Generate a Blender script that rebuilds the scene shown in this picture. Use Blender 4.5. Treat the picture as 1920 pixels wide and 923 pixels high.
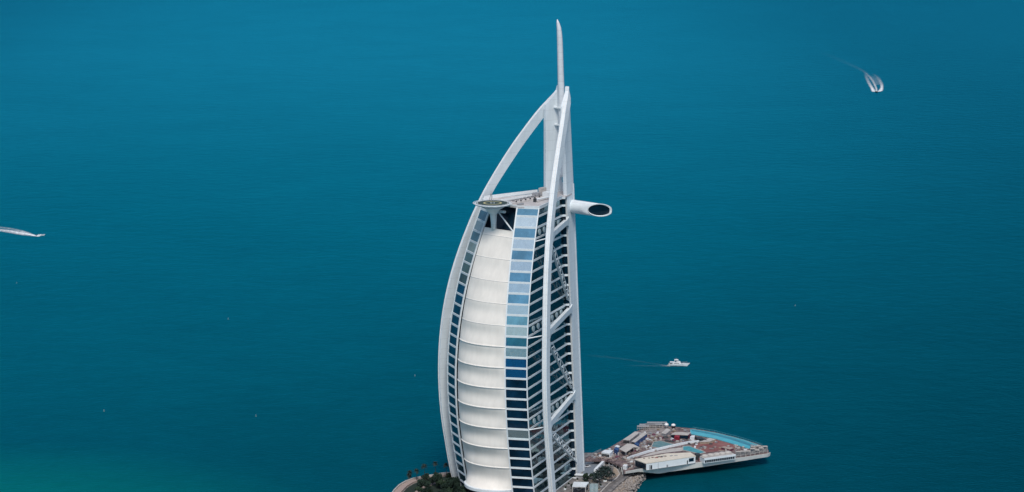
import bpy, math, random
from math import sin, cos, tan, radians, pi, sqrt, atan2
from mathutils import Vector, Matrix
random.seed(7)
S = bpy.context.scene
for o in list(bpy.data.objects): bpy.data.objects.remove(o)
C = S.collection

# ---------------------------------------------------------------- camera, sky, sun, exposure
F = 4500.; PIT = radians(11); H = 488.; CY = -1580.
cd = bpy.data.cameras.new('camera'); cam = bpy.data.objects.new('camera', cd); C.objects.link(cam)
cd.sensor_width = 36; cd.lens = 36*F/1920; cd.clip_start = 5; cd.clip_end = 120000
cam.location = (0, CY, H); cam.rotation_euler = (pi/2-PIT, 0, 0)
S.camera = cam
S.render.resolution_x = 1024; S.render.resolution_y = 492
SUN_EL = radians(54); SUN_V = Vector((.05, -.99, 0)).normalized()*cos(SUN_EL) + Vector((0, 0, sin(SUN_EL)))
w = bpy.data.worlds.new('World'); S.world = w; w.use_nodes = True
nt = w.node_tree; bg = nt.nodes['Background']
sky = nt.nodes.new('ShaderNodeTexSky'); sky.sky_type = 'NISHITA'; sky.sun_disc = False
sky.sun_elevation = SUN_EL; sky.sun_rotation = atan2(SUN_V.x, SUN_V.y)
sky.altitude = 100; sky.air_density = 1.0; sky.dust_density = 1.6; sky.ozone_density = 1.2
nt.links.new(sky.outputs[0], bg.inputs[0]); bg.inputs[1].default_value = .10
sd = bpy.data.lights.new('sun', 'SUN'); sd.energy = 2.3; sd.angle = radians(18); sd.color = (1, .94, .85)
so = bpy.data.objects.new('sun', sd); C.objects.link(so)
so.rotation_euler = SUN_V.to_track_quat('Z', 'Y').to_euler(); so.location = (0, 0, 600)
S.view_settings.view_transform = 'Standard'; S.view_settings.look = 'None'
S.view_settings.exposure = .08; S.view_settings.gamma = 1

# ---------------------------------------------------------------- helpers
def at(px, py, z=0.):
    """world point at height z that the photo shows at pixel px, py"""
    u = (px-960)/F; v = (461.5-py)/F
    d = Vector((u, cos(PIT)+v*sin(PIT), -sin(PIT)+v*cos(PIT)))
    t = (z-H)/d.z
    return Vector((d.x*t, CY+d.y*t, z))

def mat(name, col, rough=.6, metal=0., spec=.5, var=0., vscale=.3, bump=0., bscale=1., col2=None, stretch=(1,1,1)):
    m = bpy.data.materials.new(name); m.use_nodes = True; n = m.node_tree; b = n.nodes['Principled BSDF']
    b.inputs['Roughness'].default_value = rough; b.inputs['Metallic'].default_value = metal
    b.inputs['Specular IOR Level'].default_value = spec
    b.inputs['Base Color'].default_value = (*col, 1)
    if var or bump or col2:
        tc = n.nodes.new('ShaderNodeTexCoord'); mp = n.nodes.new('ShaderNodeMapping')
        mp.inputs['Scale'].default_value = stretch
        n.links.new(tc.outputs['Object'], mp.inputs[0])
    if var or col2:
        t = n.nodes.new('ShaderNodeTexNoise'); t.inputs['Scale'].default_value = vscale; t.inputs['Detail'].default_value = 6
        t.inputs['Roughness'].default_value = .65
        n.links.new(mp.outputs[0], t.inputs[0])
        r = n.nodes.new('ShaderNodeValToRGB'); r.color_ramp.elements[0].position = .35; r.color_ramp.elements[1].position = .65
        c2 = col2 or tuple(min(1, c*(1+var)) for c in col); c1 = col if col2 else tuple(c*(1-var) for c in col)
        r.color_ramp.elements[0].color = (*c1, 1); r.color_ramp.elements[1].color = (*c2, 1)
        n.links.new(t.outputs[0], r.inputs[0]); n.links.new(r.outputs[0], b.inputs['Base Color'])
    if bump:
        t2 = n.nodes.new('ShaderNodeTexNoise'); t2.inputs['Scale'].default_value = bscale; t2.inputs['Detail'].default_value = 4
        n.links.new(mp.outputs[0], t2.inputs[0])
        bp = n.nodes.new('ShaderNodeBump'); bp.inputs['Distance'].default_value = bump
        n.links.new(t2.outputs[0], bp.inputs['Height']); n.links.new(bp.outputs[0], b.inputs['Normal'])
    return m

WHITE = mat('white_cladding', (.73, .79, .83), .45, var=.07, vscale=.15, stretch=(1,1,.25))
WHITE2 = mat('white_panel', (.74, .79, .82), .5, var=.05, vscale=.4)
SPIRE = mat('spire_paint', (.70, .73, .77), .4, var=.05, vscale=.2)
FABRIC = mat('coated_fabric', (.83, .79, .735), .75, spec=.2, var=.05, vscale=.22, bump=.05, bscale=.5, stretch=(1,1,.22))
SEAM = mat('seam_cable', (.80, .775, .74), .6, var=.08, vscale=.5)
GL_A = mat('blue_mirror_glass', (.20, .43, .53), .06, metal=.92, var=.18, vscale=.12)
GL_B = mat('fritted_pale_glass', (.55, .68, .72), .25, metal=.92, var=.06, vscale=.3)
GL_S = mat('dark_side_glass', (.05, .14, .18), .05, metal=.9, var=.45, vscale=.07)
GL_C = mat('grey_mirror_glass', (.22, .30, .35), .08, metal=.92, var=.15, vscale=.12)
GL_M = mat('mid_reflection_glass', (.035, .22, .42), .08, metal=.85, var=.2, vscale=.1)
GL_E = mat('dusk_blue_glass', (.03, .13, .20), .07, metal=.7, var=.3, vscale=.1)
GL_L = mat('dark_reflection_glass', (.006, .035, .075), .06, metal=.45, var=.6, vscale=.06)  # low-storey glass, its dark reflection put into the colour
GL_D = mat('deep_dark_glass', (.003, .016, .032), .15, spec=.4, var=.3, vscale=.1)
DISC = mat('disc_panel', (.42, .54, .58), .5, var=.1)
ROOFM = mat('roof_membrane', (.52, .50, .50), .8, var=.15, vscale=.25)
DECKG = mat('helideck_green', (.03, .06, .06), .9, var=.2, vscale=.4)
YEL = mat('faded_yellow_paint', (.45, .42, .22), .7, var=.15, vscale=.6)
DARK = mat('dark_metal', (.03, .035, .04), .5)
GREY = mat('grey_metal', (.30, .31, .33), .5, var=.15, vscale=.5)
CONC = mat('pale_concrete', (.45, .43, .41), .85, var=.15, vscale=.25)
CREAM = mat('cream_roof', (.66, .61, .52), .8, var=.08, vscale=.2)
HULLW = mat('stained_white_concrete', (.56, .57, .55), .7, vscale=.35, col2=(.66, .66, .63), stretch=(1,1,.3))
MAUVE = mat('brown_deck', (.045, .03, .038), .85, vscale=.42, col2=(.27, .20, .195))
REDB = mat('red_paving', (.19, .065, .065), .85, vscale=.15, col2=(.27, .13, .12))
RED = mat('red_cabin', (.30, .02, .04), .6, var=.2)
MAROON = mat('maroon_sheet', (.11, .03, .06), .7, var=.2)
BLUE = mat('blue_container', (.02, .07, .20), .5, var=.3, vscale=.5)
SAND = mat('sand_stone', (.24, .19, .15), .9, vscale=.5, col2=(.40, .33, .26))
PAVE = mat('pink_paving', (.37, .29, .26), .85, var=.12, vscale=.5)
ASPH = mat('asphalt', (.09, .085, .085), .9, vscale=.35, col2=(.19, .175, .17))
PLAZA = mat('plaza_granite', (.17, .20, .235), .7, var=.15, vscale=.15)
ROCK = mat('armour_rock', (.20, .18, .17), .9, vscale=.6, col2=(.36, .33, .31), bump=.2, bscale=2)
GRND = mat('island_paving', (.07, .075, .085), .85, vscale=.2, col2=(.27, .25, .24))
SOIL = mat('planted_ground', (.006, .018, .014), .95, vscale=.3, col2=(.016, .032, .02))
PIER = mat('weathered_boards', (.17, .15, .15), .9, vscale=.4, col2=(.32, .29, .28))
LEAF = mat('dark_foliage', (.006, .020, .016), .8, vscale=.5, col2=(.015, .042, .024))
LEAF2 = mat('green_foliage', (.010, .032, .018), .8, vscale=.5, col2=(.028, .058, .026))
PALMG = mat('palm_frond', (.007, .022, .019), .7, var=.4, vscale=.8)
BARK = mat('palm_bark', (.04, .035, .032), .9, var=.2)
BOATW = mat('gelcoat', (.78, .79, .80), .3)
BOATD = mat('boat_dark_glass', (.02, .025, .035), .15)
BUOYM = mat('buoy_paint', (.14, .22, .23), .5)
BLACKH = mat('black_hull', (.02, .02, .025), .4)

def joints(m, pitch, dark=.82, wid=.05):
    """horizontal panel joints in cladding"""
    n = m.node_tree; b = n.nodes['Principled BSDF']; src = b.inputs['Base Color'].links[0].from_socket
    tc = n.nodes.new('ShaderNodeTexCoord'); sp = n.nodes.new('ShaderNodeSeparateXYZ'); n.links.new(tc.outputs['Object'], sp.inputs[0])
    d = n.nodes.new('ShaderNodeMath'); d.operation = 'DIVIDE'; d.inputs[1].default_value = pitch; n.links.new(sp.outputs[2], d.inputs[0])
    f = n.nodes.new('ShaderNodeMath'); f.operation = 'FRACT'; n.links.new(d.outputs[0], f.inputs[0])
    l = n.nodes.new('ShaderNodeMath'); l.operation = 'LESS_THAN'; l.inputs[1].default_value = wid; n.links.new(f.outputs[0], l.inputs[0])
    mx = n.nodes.new('ShaderNodeMapRange'); mx.inputs[3].default_value = 1; mx.inputs[4].default_value = dark; n.links.new(l.outputs[0], mx.inputs[0])
    v = n.nodes.new('ShaderNodeVectorMath'); v.operation = 'SCALE'; n.links.new(src, v.inputs[0]); n.links.new(mx.outputs[0], v.inputs[3]); n.links.new(v.outputs[0], b.inputs['Base Color'])
joints(WHITE, 7.03, .9, .06); joints(SPIRE, 5., .85, .06)

class MB:
    def __init__(s): s.v = []; s.f = []
    def add(s, vs, fs):
        k = len(s.v); s.v += [tuple(v) for v in vs]; s.f += [tuple(i+k for i in f) for f in fs]; return s
    def quad(s, a, b, c, d): return s.add([a, b, c, d], [(0, 1, 2, 3)])
    def prism(s, poly, z0, z1):
        n = len(poly); vs = [(p[0], p[1], z0) for p in poly]+[(p[0], p[1], z1) for p in poly]
        return s.add(vs, [tuple(range(n-1, -1, -1)), tuple(range(n, 2*n))]+[(i, (i+1) % n, (i+1) % n+n, i+n) for i in range(n)])
    def box(s, c, d, rz=0, tilt=0):
        x, y, z = d[0]/2, d[1]/2, d[2]/2; R = Matrix.Rotation(rz, 3, 'Z') @ Matrix.Rotation(tilt, 3, 'Y'); c = Vector(c)
        vs = [c+R @ Vector((i*x, j*y, k*z)) for k in (-1, 1) for i, j in ((-1, -1), (1, -1), (1, 1), (-1, 1))]
        return s.add(vs, [(3, 2, 1, 0), (4, 5, 6, 7), (0, 1, 5, 4), (1, 2, 6, 5), (2, 3, 7, 6), (3, 0, 4, 7)])
    def loft(s, rings, cap=True):
        k = len(rings[0]); vs = [p for r in rings for p in r]; fs = []
        for i in range(len(rings)-1):
            for j in range(k):
                a = i*k+j; b = i*k+(j+1) % k; fs.append((a, b, b+k, a+k))
        if cap: fs += [tuple(range(k-1, -1, -1)), tuple(range((len(rings)-1)*k, len(rings)*k))]
        return s.add(vs, fs)
    def tube(s, pts, r, n=8, r1=None):
        pts = [Vector(p) for p in pts]; rings = []
        for i, p in enumerate(pts):
            t = (pts[min(i+1, len(pts)-1)]-pts[max(i-1, 0)]).normalized()
            u = t.cross(Vector((0, 0, 1)));  u = u.normalized() if u.length > 1e-3 else Vector((1, 0, 0))
            v = t.cross(u); rr = r if r1 is None else r+(r1-r)*i/(len(pts)-1)
            rings.append([p+rr*(cos(2*pi*j/n)*u+sin(2*pi*j/n)*v) for j in range(n)])
        return s.loft(rings)
    def lathe(s, c, prof, n=24):
        c = Vector(c)
        return s.loft([[c+Vector((r*cos(2*pi*j/n), r*sin(2*pi*j/n), z)) for j in range(n)] for r, z in prof])
    def obj(s, name, m, parent=None, smooth=False):
        me = bpy.data.meshes.new(name)
        if parent is not None and parent.type == 'EMPTY':
            L = parent.location; vs = [(v[0]-L.x, v[1]-L.y, v[2]-L.z) for v in s.v]
        elif parent is not None:
            L = parent.parent.location if parent.parent else Vector((0, 0, 0)); vs = [(v[0]-L.x, v[1]-L.y, v[2]-L.z) for v in s.v]
        else: vs = s.v
        me.from_pydata(vs, [], s.f); me.materials.append(m)
        if smooth: me.polygons.foreach_set('use_smooth', [True]*len(me.polygons))
        me.validate()
        o = bpy.data.objects.new(name, me); C.objects.link(o)
        if parent is not None: o.parent = parent
        return o

def tag(o, label, cat, group=None, kind=None):
    if label: o['label'] = label
    if cat: o['category'] = cat
    if group: o['group'] = group
    if kind: o['kind'] = kind
    return o
def thing(name, label, cat, loc=(0, 0, 0), group=None):
    o = bpy.data.objects.new(name, None); C.objects.link(o); o.location = loc; o.empty_display_size = 2
    return tag(o, label, cat, group)
def copy_tree(o, parent=None):
    c = o.copy(); C.objects.link(c)
    if parent is not None: c.parent = parent
    for ch in [x for x in bpy.data.objects if x.parent == o]: copy_tree(ch, c)
    return c
def struct(name, mb, m, smooth=False):
    o = mb.obj(name, m, None, smooth); o['kind'] = 'structure'; return o
def lerp(a, b, t): return a+(b-a)*t
def interp(x, xs, ys):
    if x <= xs[0]: return ys[0]
    for i in range(len(xs)-1):
        if x <= xs[i+1]: return lerp(ys[i], ys[i+1], (x-xs[i])/(xs[i+1]-xs[i]))
    return ys[-1]
def smooth_tab(xs, ys):
    """Catmull-Rom through a table"""
    def f(x):
        x = max(xs[0], min(xs[-1], x))
        i = max(j for j in range(len(xs)-1) if xs[j] <= x); t = (x-xs[i])/(xs[i+1]-xs[i]); h = xs[i+1]-xs[i]
        def m(k):
            if k == 0: return (ys[1]-ys[0])/(xs[1]-xs[0])
            if k == len(xs)-1: return (ys[-1]-ys[-2])/(xs[-1]-xs[-2])
            return (ys[k+1]-ys[k-1])/(xs[k+1]-xs[k-1])
        return (2*t**3-3*t*t+1)*ys[i]+(t**3-2*t*t+t)*h*m(i)+(-2*t**3+3*t*t)*ys[i+1]+(t**3-t*t)*h*m(i+1)
    return f

# ---------------------------------------------------------------- sea
def sea_material():
    m = bpy.data.materials.new('sea_water'); m.use_nodes = True; n = m.node_tree; N = n.nodes.new; Lk = n.links.new
    b = n.nodes['Principled BSDF']; tc = N('ShaderNodeTexCoord')
    def noise(scale, detail, stretch, rough=.5, dist=0):
        mp = N('ShaderNodeMapping'); mp.inputs['Scale'].default_value = stretch; Lk(tc.outputs['Object'], mp.inputs[0])
        t = N('ShaderNodeTexNoise'); t.inputs['Scale'].default_value = scale; t.inputs['Detail'].default_value = detail
        t.inputs['Roughness'].default_value = rough; t.inputs['Distortion'].default_value = dist; Lk(mp.outputs[0], t.inputs[0]); return t
    sep = N('ShaderNodeSeparateXYZ'); Lk(tc.outputs['Object'], sep.inputs[0])
    # distance haze and sky reflection painted into the base colour, lighter and bluer offshore
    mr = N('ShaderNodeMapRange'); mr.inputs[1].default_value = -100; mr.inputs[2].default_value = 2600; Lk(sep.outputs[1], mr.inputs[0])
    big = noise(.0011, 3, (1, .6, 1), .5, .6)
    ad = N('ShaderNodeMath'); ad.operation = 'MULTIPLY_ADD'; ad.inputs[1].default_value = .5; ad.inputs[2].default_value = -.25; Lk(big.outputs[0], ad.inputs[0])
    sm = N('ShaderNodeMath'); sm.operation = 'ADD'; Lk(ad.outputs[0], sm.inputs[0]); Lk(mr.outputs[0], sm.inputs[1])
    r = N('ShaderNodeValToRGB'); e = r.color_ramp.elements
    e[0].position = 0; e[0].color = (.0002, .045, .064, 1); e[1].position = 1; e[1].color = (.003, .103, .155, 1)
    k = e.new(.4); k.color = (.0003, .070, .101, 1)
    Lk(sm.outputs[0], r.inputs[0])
    # sandy shoal at the near left
    def lens(cx, cy, rx, ry):
        a = N('ShaderNodeMath'); a.operation = 'MULTIPLY_ADD'; a.inputs[1].default_value = 1/rx; a.inputs[2].default_value = -cx/rx; Lk(sep.outputs[0], a.inputs[0])
        c = N('ShaderNodeMath'); c.operation = 'MULTIPLY_ADD'; c.inputs[1].default_value = 1/ry; c.inputs[2].default_value = -cy/ry; Lk(sep.outputs[1], c.inputs[0])
        a2 = N('ShaderNodeMath'); a2.operation = 'MULTIPLY'; Lk(a.outputs[0], a2.inputs[0]); Lk(a.outputs[0], a2.inputs[1])
        c2 = N('ShaderNodeMath'); c2.operation = 'MULTIPLY_ADD'; Lk(c.outputs[0], c2.inputs[0]); Lk(c.outputs[0], c2.inputs[1]); Lk(a2.outputs[0], c2.inputs[2])
        q = N('ShaderNodeMapRange'); q.interpolation_type = 'SMOOTHSTEP'; q.inputs[1].default_value = 1; q.inputs[2].default_value = 0; Lk(c2.outputs[0], q.inputs[0]); return q
    broad_lens = lens(-270, 2550, 1080, 4600)  # broad oval where the base colour is scaled lighter
    bp_ = N('ShaderNodeMath'); bp_.operation = 'POWER'; bp_.inputs[1].default_value = 1.4; Lk(broad_lens.outputs[0], bp_.inputs[0])
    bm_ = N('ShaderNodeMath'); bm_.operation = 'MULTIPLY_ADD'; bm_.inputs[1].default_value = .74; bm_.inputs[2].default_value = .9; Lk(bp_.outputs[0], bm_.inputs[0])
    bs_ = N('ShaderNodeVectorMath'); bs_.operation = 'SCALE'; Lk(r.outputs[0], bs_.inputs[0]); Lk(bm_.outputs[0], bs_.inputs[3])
    sh = lens(-385, -160, 330, 340)
    mx = N('ShaderNodeMix'); mx.data_type = 'RGBA'; mx.inputs[7].default_value = (.001, .155, .148, 1)
    Lk(sh.outputs[0], mx.inputs[0]); Lk(bs_.outputs[0], mx.inputs[6])
    # fine chop: lighter and darker crests
    chop = noise(.07, 8, (.8, .9, 1), .75)
    cr = N('ShaderNodeMapRange'); cr.inputs[1].default_value = .3; cr.inputs[2].default_value = .7; cr.inputs[3].default_value = .84; cr.inputs[4].default_value = 1.16
    mid = noise(.009, 5, (.55, .8, 1), .6, 1.5); av = N('ShaderNodeMath'); av.operation = 'MULTIPLY_ADD'; av.inputs[1].default_value = .45; Lk(mid.outputs[0], av.inputs[0])
    av2 = N('ShaderNodeMath'); av2.operation = 'MULTIPLY'; av2.inputs[1].default_value = .55; Lk(chop.outputs[0], av2.inputs[0]); Lk(av2.outputs[0], av.inputs[2]); Lk(av.outputs[0], cr.inputs[0])
    sc = N('ShaderNodeVectorMath'); sc.operation = 'SCALE'; Lk(mx.outputs[2], sc.inputs[0]); Lk(cr.outputs[0], sc.inputs[3])
    # pale slicks far out
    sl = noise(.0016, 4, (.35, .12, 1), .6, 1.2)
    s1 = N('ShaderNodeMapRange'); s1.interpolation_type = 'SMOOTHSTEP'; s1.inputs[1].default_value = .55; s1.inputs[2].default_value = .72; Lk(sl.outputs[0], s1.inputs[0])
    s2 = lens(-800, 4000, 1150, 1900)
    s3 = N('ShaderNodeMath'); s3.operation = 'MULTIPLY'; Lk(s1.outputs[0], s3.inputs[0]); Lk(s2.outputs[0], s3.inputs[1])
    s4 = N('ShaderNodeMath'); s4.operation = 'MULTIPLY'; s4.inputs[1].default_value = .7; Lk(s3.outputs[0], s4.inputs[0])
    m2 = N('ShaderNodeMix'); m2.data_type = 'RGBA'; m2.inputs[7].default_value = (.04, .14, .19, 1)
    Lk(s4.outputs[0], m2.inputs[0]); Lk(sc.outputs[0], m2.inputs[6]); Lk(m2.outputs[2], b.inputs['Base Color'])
    Lk(m2.outputs[2], b.inputs['Base Color']); b.inputs['Roughness'].default_value = 1; b.inputs['Specular IOR Level'].default_value = 0
    gl = N('ShaderNodeBsdfGlossy'); gl.inputs['Color'].default_value = (.03, .62, .95, 1); gl.inputs['Roughness'].default_value = .28
    fr = N('ShaderNodeFresnel'); fr.inputs['IOR'].default_value = 1.12
    fm = N('ShaderNodeMath'); fm.operation = 'MULTIPLY'; fm.inputs[1].default_value = .6; fm.use_clamp = True; Lk(fr.outputs[0], fm.inputs[0])
    ms = N('ShaderNodeMixShader'); Lk(fm.outputs[0], ms.inputs[0]); Lk(b.outputs[0], ms.inputs[1]); Lk(gl.outputs[0], ms.inputs[2]); Lk(ms.outputs[0], n.nodes['Material Output'].inputs[0])
    w1 = noise(.06, 6, (.85, 1, 1), .62); w2 = noise(.35, 4, (.8, 1, 1), .6)
    bm = N('ShaderNodeBump'); bm.inputs['Distance'].default_value = 1.0; Lk(w1.outputs[0], bm.inputs['Height'])
    bm2 = N('ShaderNodeBump'); bm2.inputs['Distance'].default_value = .4; Lk(w2.outputs[0], bm2.inputs['Height']); Lk(bm.outputs[0], bm2.inputs['Normal'])
    Lk(bm2.outputs[0], b.inputs['Normal']); Lk(bm2.outputs[0], gl.inputs['Normal']); Lk(bm2.outputs[0], fr.inputs['Normal'])
    return m
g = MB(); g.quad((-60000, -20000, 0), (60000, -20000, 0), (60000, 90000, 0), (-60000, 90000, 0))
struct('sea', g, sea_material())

# ---------------------------------------------------------------- hotel tower
TR = radians(68.5); HA = radians(18); AX = TR-HA; TL = AX-HA
V2 = lambda a: Vector((cos(a), sin(a)))
ax = V2(AX); ch = V2(AX-pi/2); dR = -V2(TR); dL = -V2(TL)
nR = V2(TR-pi/2); nL = V2(TL+pi/2)
cR = V2(AX-pi/2+radians(28)); cL = V2(AX-pi/2-radians(28))
def M(z): return Vector((37.8, 48))-7.5*ch+.067*(193-z)*ax
AZ = [0, 10, 20, 40, 60, 80, 100, 120, 140, 160, 180, 190, 200, 210, 220, 230, 240, 250, 255, 260, 265, 269]
a_r = smooth_tab([-13]+AZ, [76.5, 79.2, 80.7, 81.9, 84.1, 85.0, 84.4, 82.2, 78.5, 73.2, 66, 57, 51.6, 45.7, 39, 31.7, 24.0, 15.6, 6.9, 2.2, -3.2, -8.4, -12.5])
a_w = smooth_tab([-13]+AZ, [19.6, 19.9, 20.1, 20.2, 20.3, 20.3, 20.3, 20.2, 19.8, 18.9, 17.6, 16.2, 15.5, 14.7, 13.8, 13., 12.1, 11.0, 9.7, 8.9, 8.0, 7.1, 6.5])
a_h = smooth_tab([0, 60, 100, 140, 180, 200, 220, 240, 270], [5.2, 6.1, 6.4, 6.2, 6.0, 6.5, 7.6, 8.2, 8.5])
def rf(z): return 1.71995e-08*z**4-8.09589e-06*z**3-.00070752*z*z+.15985759*z+84.05727
def v3(p, z): return Vector((p[0], p[1], z))
def CRp(z): return M(z)+7.5*ch+rf(z)*dR
def CLp(z): return M(z)-7.5*ch+rf(z)*dL
def FRp(z): return CRp(z)-14.9*cR
def FLp(z): return CLp(z)+14.9*cL
def SRp(z): return M(z)+7.5*ch+10*dR          # where the side facade folds to the mast
def SLp(z): return M(z)-7.5*ch+10*dL
def ERp(z): return SRp(z)+Vector((2.3, .2))
def ELp(z): return SLp(z)+Vector((-.3, 2.3))

T = thing('hotel_tower', 'tall white sail-shaped tower with fabric wall, curved arches and thin spire on a small island', 'tower', (10, 30, -8))
FLZ = [193.9]+[188.6-7.03*i for i in range(29)]

def panes(z0, z1, pf, pt, n, inset, out, rnd):
    """a storey of glass: n panes wide, each very slightly out of true"""
    mb = MB(); a0, a1, b0, b1 = v3(pf(z0), z0), v3(pf(z1), z1), v3(pt(z0), z0), v3(pt(z1), z1)
    for i in range(n):
        for k in range(2):
            q = []
            for (s, t) in ((i/n, k/2), ((i+1)/n, k/2), ((i+1)/n, (k+1)/2), (i/n, (k+1)/2)):
                p = a0.lerp(b0, s).lerp(a1.lerp(b1, s), t); q.append(p+v3(out, 0)*(-inset+rnd.uniform(-.015, .015)))
            mb.quad(*q)
    return mb
rnd = random.Random(3)
oR = V2(AX-pi/2+radians(28)-pi/2); oL = V2(AX-pi/2-radians(28)-pi/2)
for i in range(29):
    z1, z0 = FLZ[i]-.6, FLZ[i+1]+.6
    pale = (i % 2 == 1 and i < 14) or i == 21
    panes(z0, z1, FRp, CRp, 9, 0, oR, rnd).obj('window', GL_B if pale else GL_A if i < 12 else GL_M if i < 16 else GL_L, T)  # darker glass colours further down imitate the fading sky reflection
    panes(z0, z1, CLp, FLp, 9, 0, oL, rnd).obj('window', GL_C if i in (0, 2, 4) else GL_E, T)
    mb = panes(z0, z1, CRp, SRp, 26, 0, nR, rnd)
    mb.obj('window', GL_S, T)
    fold = MB(); fold.quad(v3(SRp(z0), z0), v3(ERp(z0), z0), v3(ERp(z1), z1), v3(SRp(z1), z1)); fold.obj('corner_window', GL_D, T)
# the far side, hidden from here: one sheet per wing plus rear wall
mb = MB()
for i in range(29):
    z1, z0 = FLZ[i], FLZ[i+1]
    for (p, q) in ((SLp, CLp), (ELp, SLp)):
        mb.quad(v3(p(z0), z0), v3(q(z0), z0), v3(q(z1), z1), v3(p(z1), z1))
mb.obj('rear_glazing', GL_S, T)
# floor bands
path = [ERp, SRp, CRp, FRp]; pathL = [FLp, CLp, SLp, ELp]
def band(z, hh, pr):
    mb = MB()
    for P in (path, pathL):
        pts = [p(z) for p in P]; n = len(pts); nor = []
        for k in range(n-1):
            d = (pts[k+1]-pts[k]).normalized(); o = Vector((-d.y, d.x)) ; nor.append(o)
        cen = M(z)+45*(-ax)
        nor = [o if o.dot((pts[k]+pts[k+1])/2-cen) > 0 else -o for k, o in enumerate(nor)]
        outp = []; inp = []
        for k in range(n):
            if k == 0: o = nor[0]
            elif k == n-1: o = nor[-1]
            else:
                o = (nor[k-1]+nor[k]); o = o/o.length; o = o/max(.5, o.dot(nor[k]))
            outp.append(pts[k]+o*pr); inp.append(pts[k]-o*.6)
        rings = [[v3(inp[k], z-hh), v3(outp[k], z-hh), v3(outp[k], z+hh), v3(inp[k], z+hh)] for k in range(n)]
        mb.loft(rings)
    return mb
for i, z in enumerate(FLZ):
    band(z, .68, .3).obj('floor_band', WHITE2, T)
# corner mullions
def strip(pf, wid, d, dep, o, name, m=WHITE2, z0=-9, z1=194):
    mb = MB(); rings = []
    for k in range(29):
        z = lerp(z0, z1, k/28); p = pf(z)
        rings.append([v3(p+d*wid/2+o*dep, z), v3(p-d*wid/2+o*dep, z), v3(p-d*wid/2-o*.5, z), v3(p+d*wid/2-o*.5, z)])
    mb.loft(rings); return mb.obj(name, m, T)
strip(CRp, .7, cR, .5, oR, 'corner_post'); strip(FRp, .9, cR, .5, oR, 'corner_post')
strip(FLp, 1.0, cL, .5, oL, 'corner_post', z0=2); strip(CLp, .7, cL, .5, oL, 'corner_post')
# atrium wall behind the fabric
mb = MB()
for k in range(28):
    z0, z1 = lerp(-9, 193, k/28), lerp(-9, 193, (k+1)/28)
    def A(p, z, s): return v3(p(z)+ax*s, z)
    mb.quad(A(FLp, z0, 4), A(FRp, z0, 4), A(FRp, z1, 4), A(FLp, z1, 4))
    mb.quad(A(FLp, z0, 0), A(FLp, z0, 4), A(FLp, z1, 4), A(FLp, z1, 0))
    mb.quad(A(FRp, z0, 4), A(FRp, z0, 0), A(FRp, z1, 0), A(FRp, z1, 4))
mb.obj('atrium_glazing', GL_D, T)

# fabric wall, one panel between two ribs
SZ = [178.6, 174.6]+[174.6-14.12*i for i in range(1, 12)]+[3.6]
def bulge(z): return interp(z, [8, 60, 95, 130, 160, 176], [7.6, 7.6, 7.0, 4.6, 1.8, .5])
def fab(u, z, dip=0):
    u2 = .055+.945*u; p = FLp(z).lerp(FRp(z), u2)
    sk = u**.85
    return v3(p-ax*(bulge(z)*4*sk*(1-sk)+.5-dip*(sin(pi*min(1, max(0, u)))**.35)), z)
NU = 26
for k in range(len(SZ)-1):
    zt, zb = SZ[k], SZ[k+1]; NV = 12; dep = interp(zb, [20, 80, 130, 165], [1.8, 1.5, .8, .4]) if k else .15
    if k == len(SZ)-2: dep = 1.2
    vs = []
    for j in range(NV+1):
        v = j/NV; z = lerp(zt, zb, v); dip = dep*(sin(pi*v**.85)**1.8)
        fl = 0
        if k == len(SZ)-2: fl = -5.4*max(0, (v-.5)/.5)**2          # skirt flares at the foot
        vs += [fab(i/NU, z, dip+fl) for i in range(NU+1)]
    fs = [(j*(NU+1)+i, (j+1)*(NU+1)+i, (j+1)*(NU+1)+i+1, j*(NU+1)+i+1) for j in range(NV) for i in range(NU)]
    MB().add(vs, fs).obj('fabric_panel', FABRIC, T, True)
for k, z in enumerate(SZ[:-1]):
    hi = z > 110
    MB().tube([fab(i/NU, z+(.1 if hi else .25), .1 if hi else -.15) for i in range(NU+1)], .3 if hi else .42, 6).obj('fabric_rib', SEAM, T, True)
# foot canopy under the fabric
mb = MB(); zc = 3.6
top = [fab(i/NU, zc, -5.4) for i in range(NU+1)]
rings = []
for i, p in enumerate(top):
    e = v3(ax, 0)*(-1.6); e2 = v3(ax, 0)*2.5
    rings.append([p+e2+Vector((0, 0, .5)), p+e+Vector((0, 0, .3)), p+e+Vector((0, 0, -1.6)), p+e2+Vector((0, 0, -1.6))])
mb.loft(rings); mb.obj('foot_canopy', WHITE, T)
mb = MB()   # lobby glass below
for i in range(NU): mb.quad(v3(top[i]+v3(ax, 0)*3, 5), v3(top[i+1]+v3(ax, 0)*3, 5), v3(top[i+1]+v3(ax, 0)*3, -9), v3(top[i]+v3(ax, 0)*3, -9))
mb.obj('lobby_glazing', GL_D, T)

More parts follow.
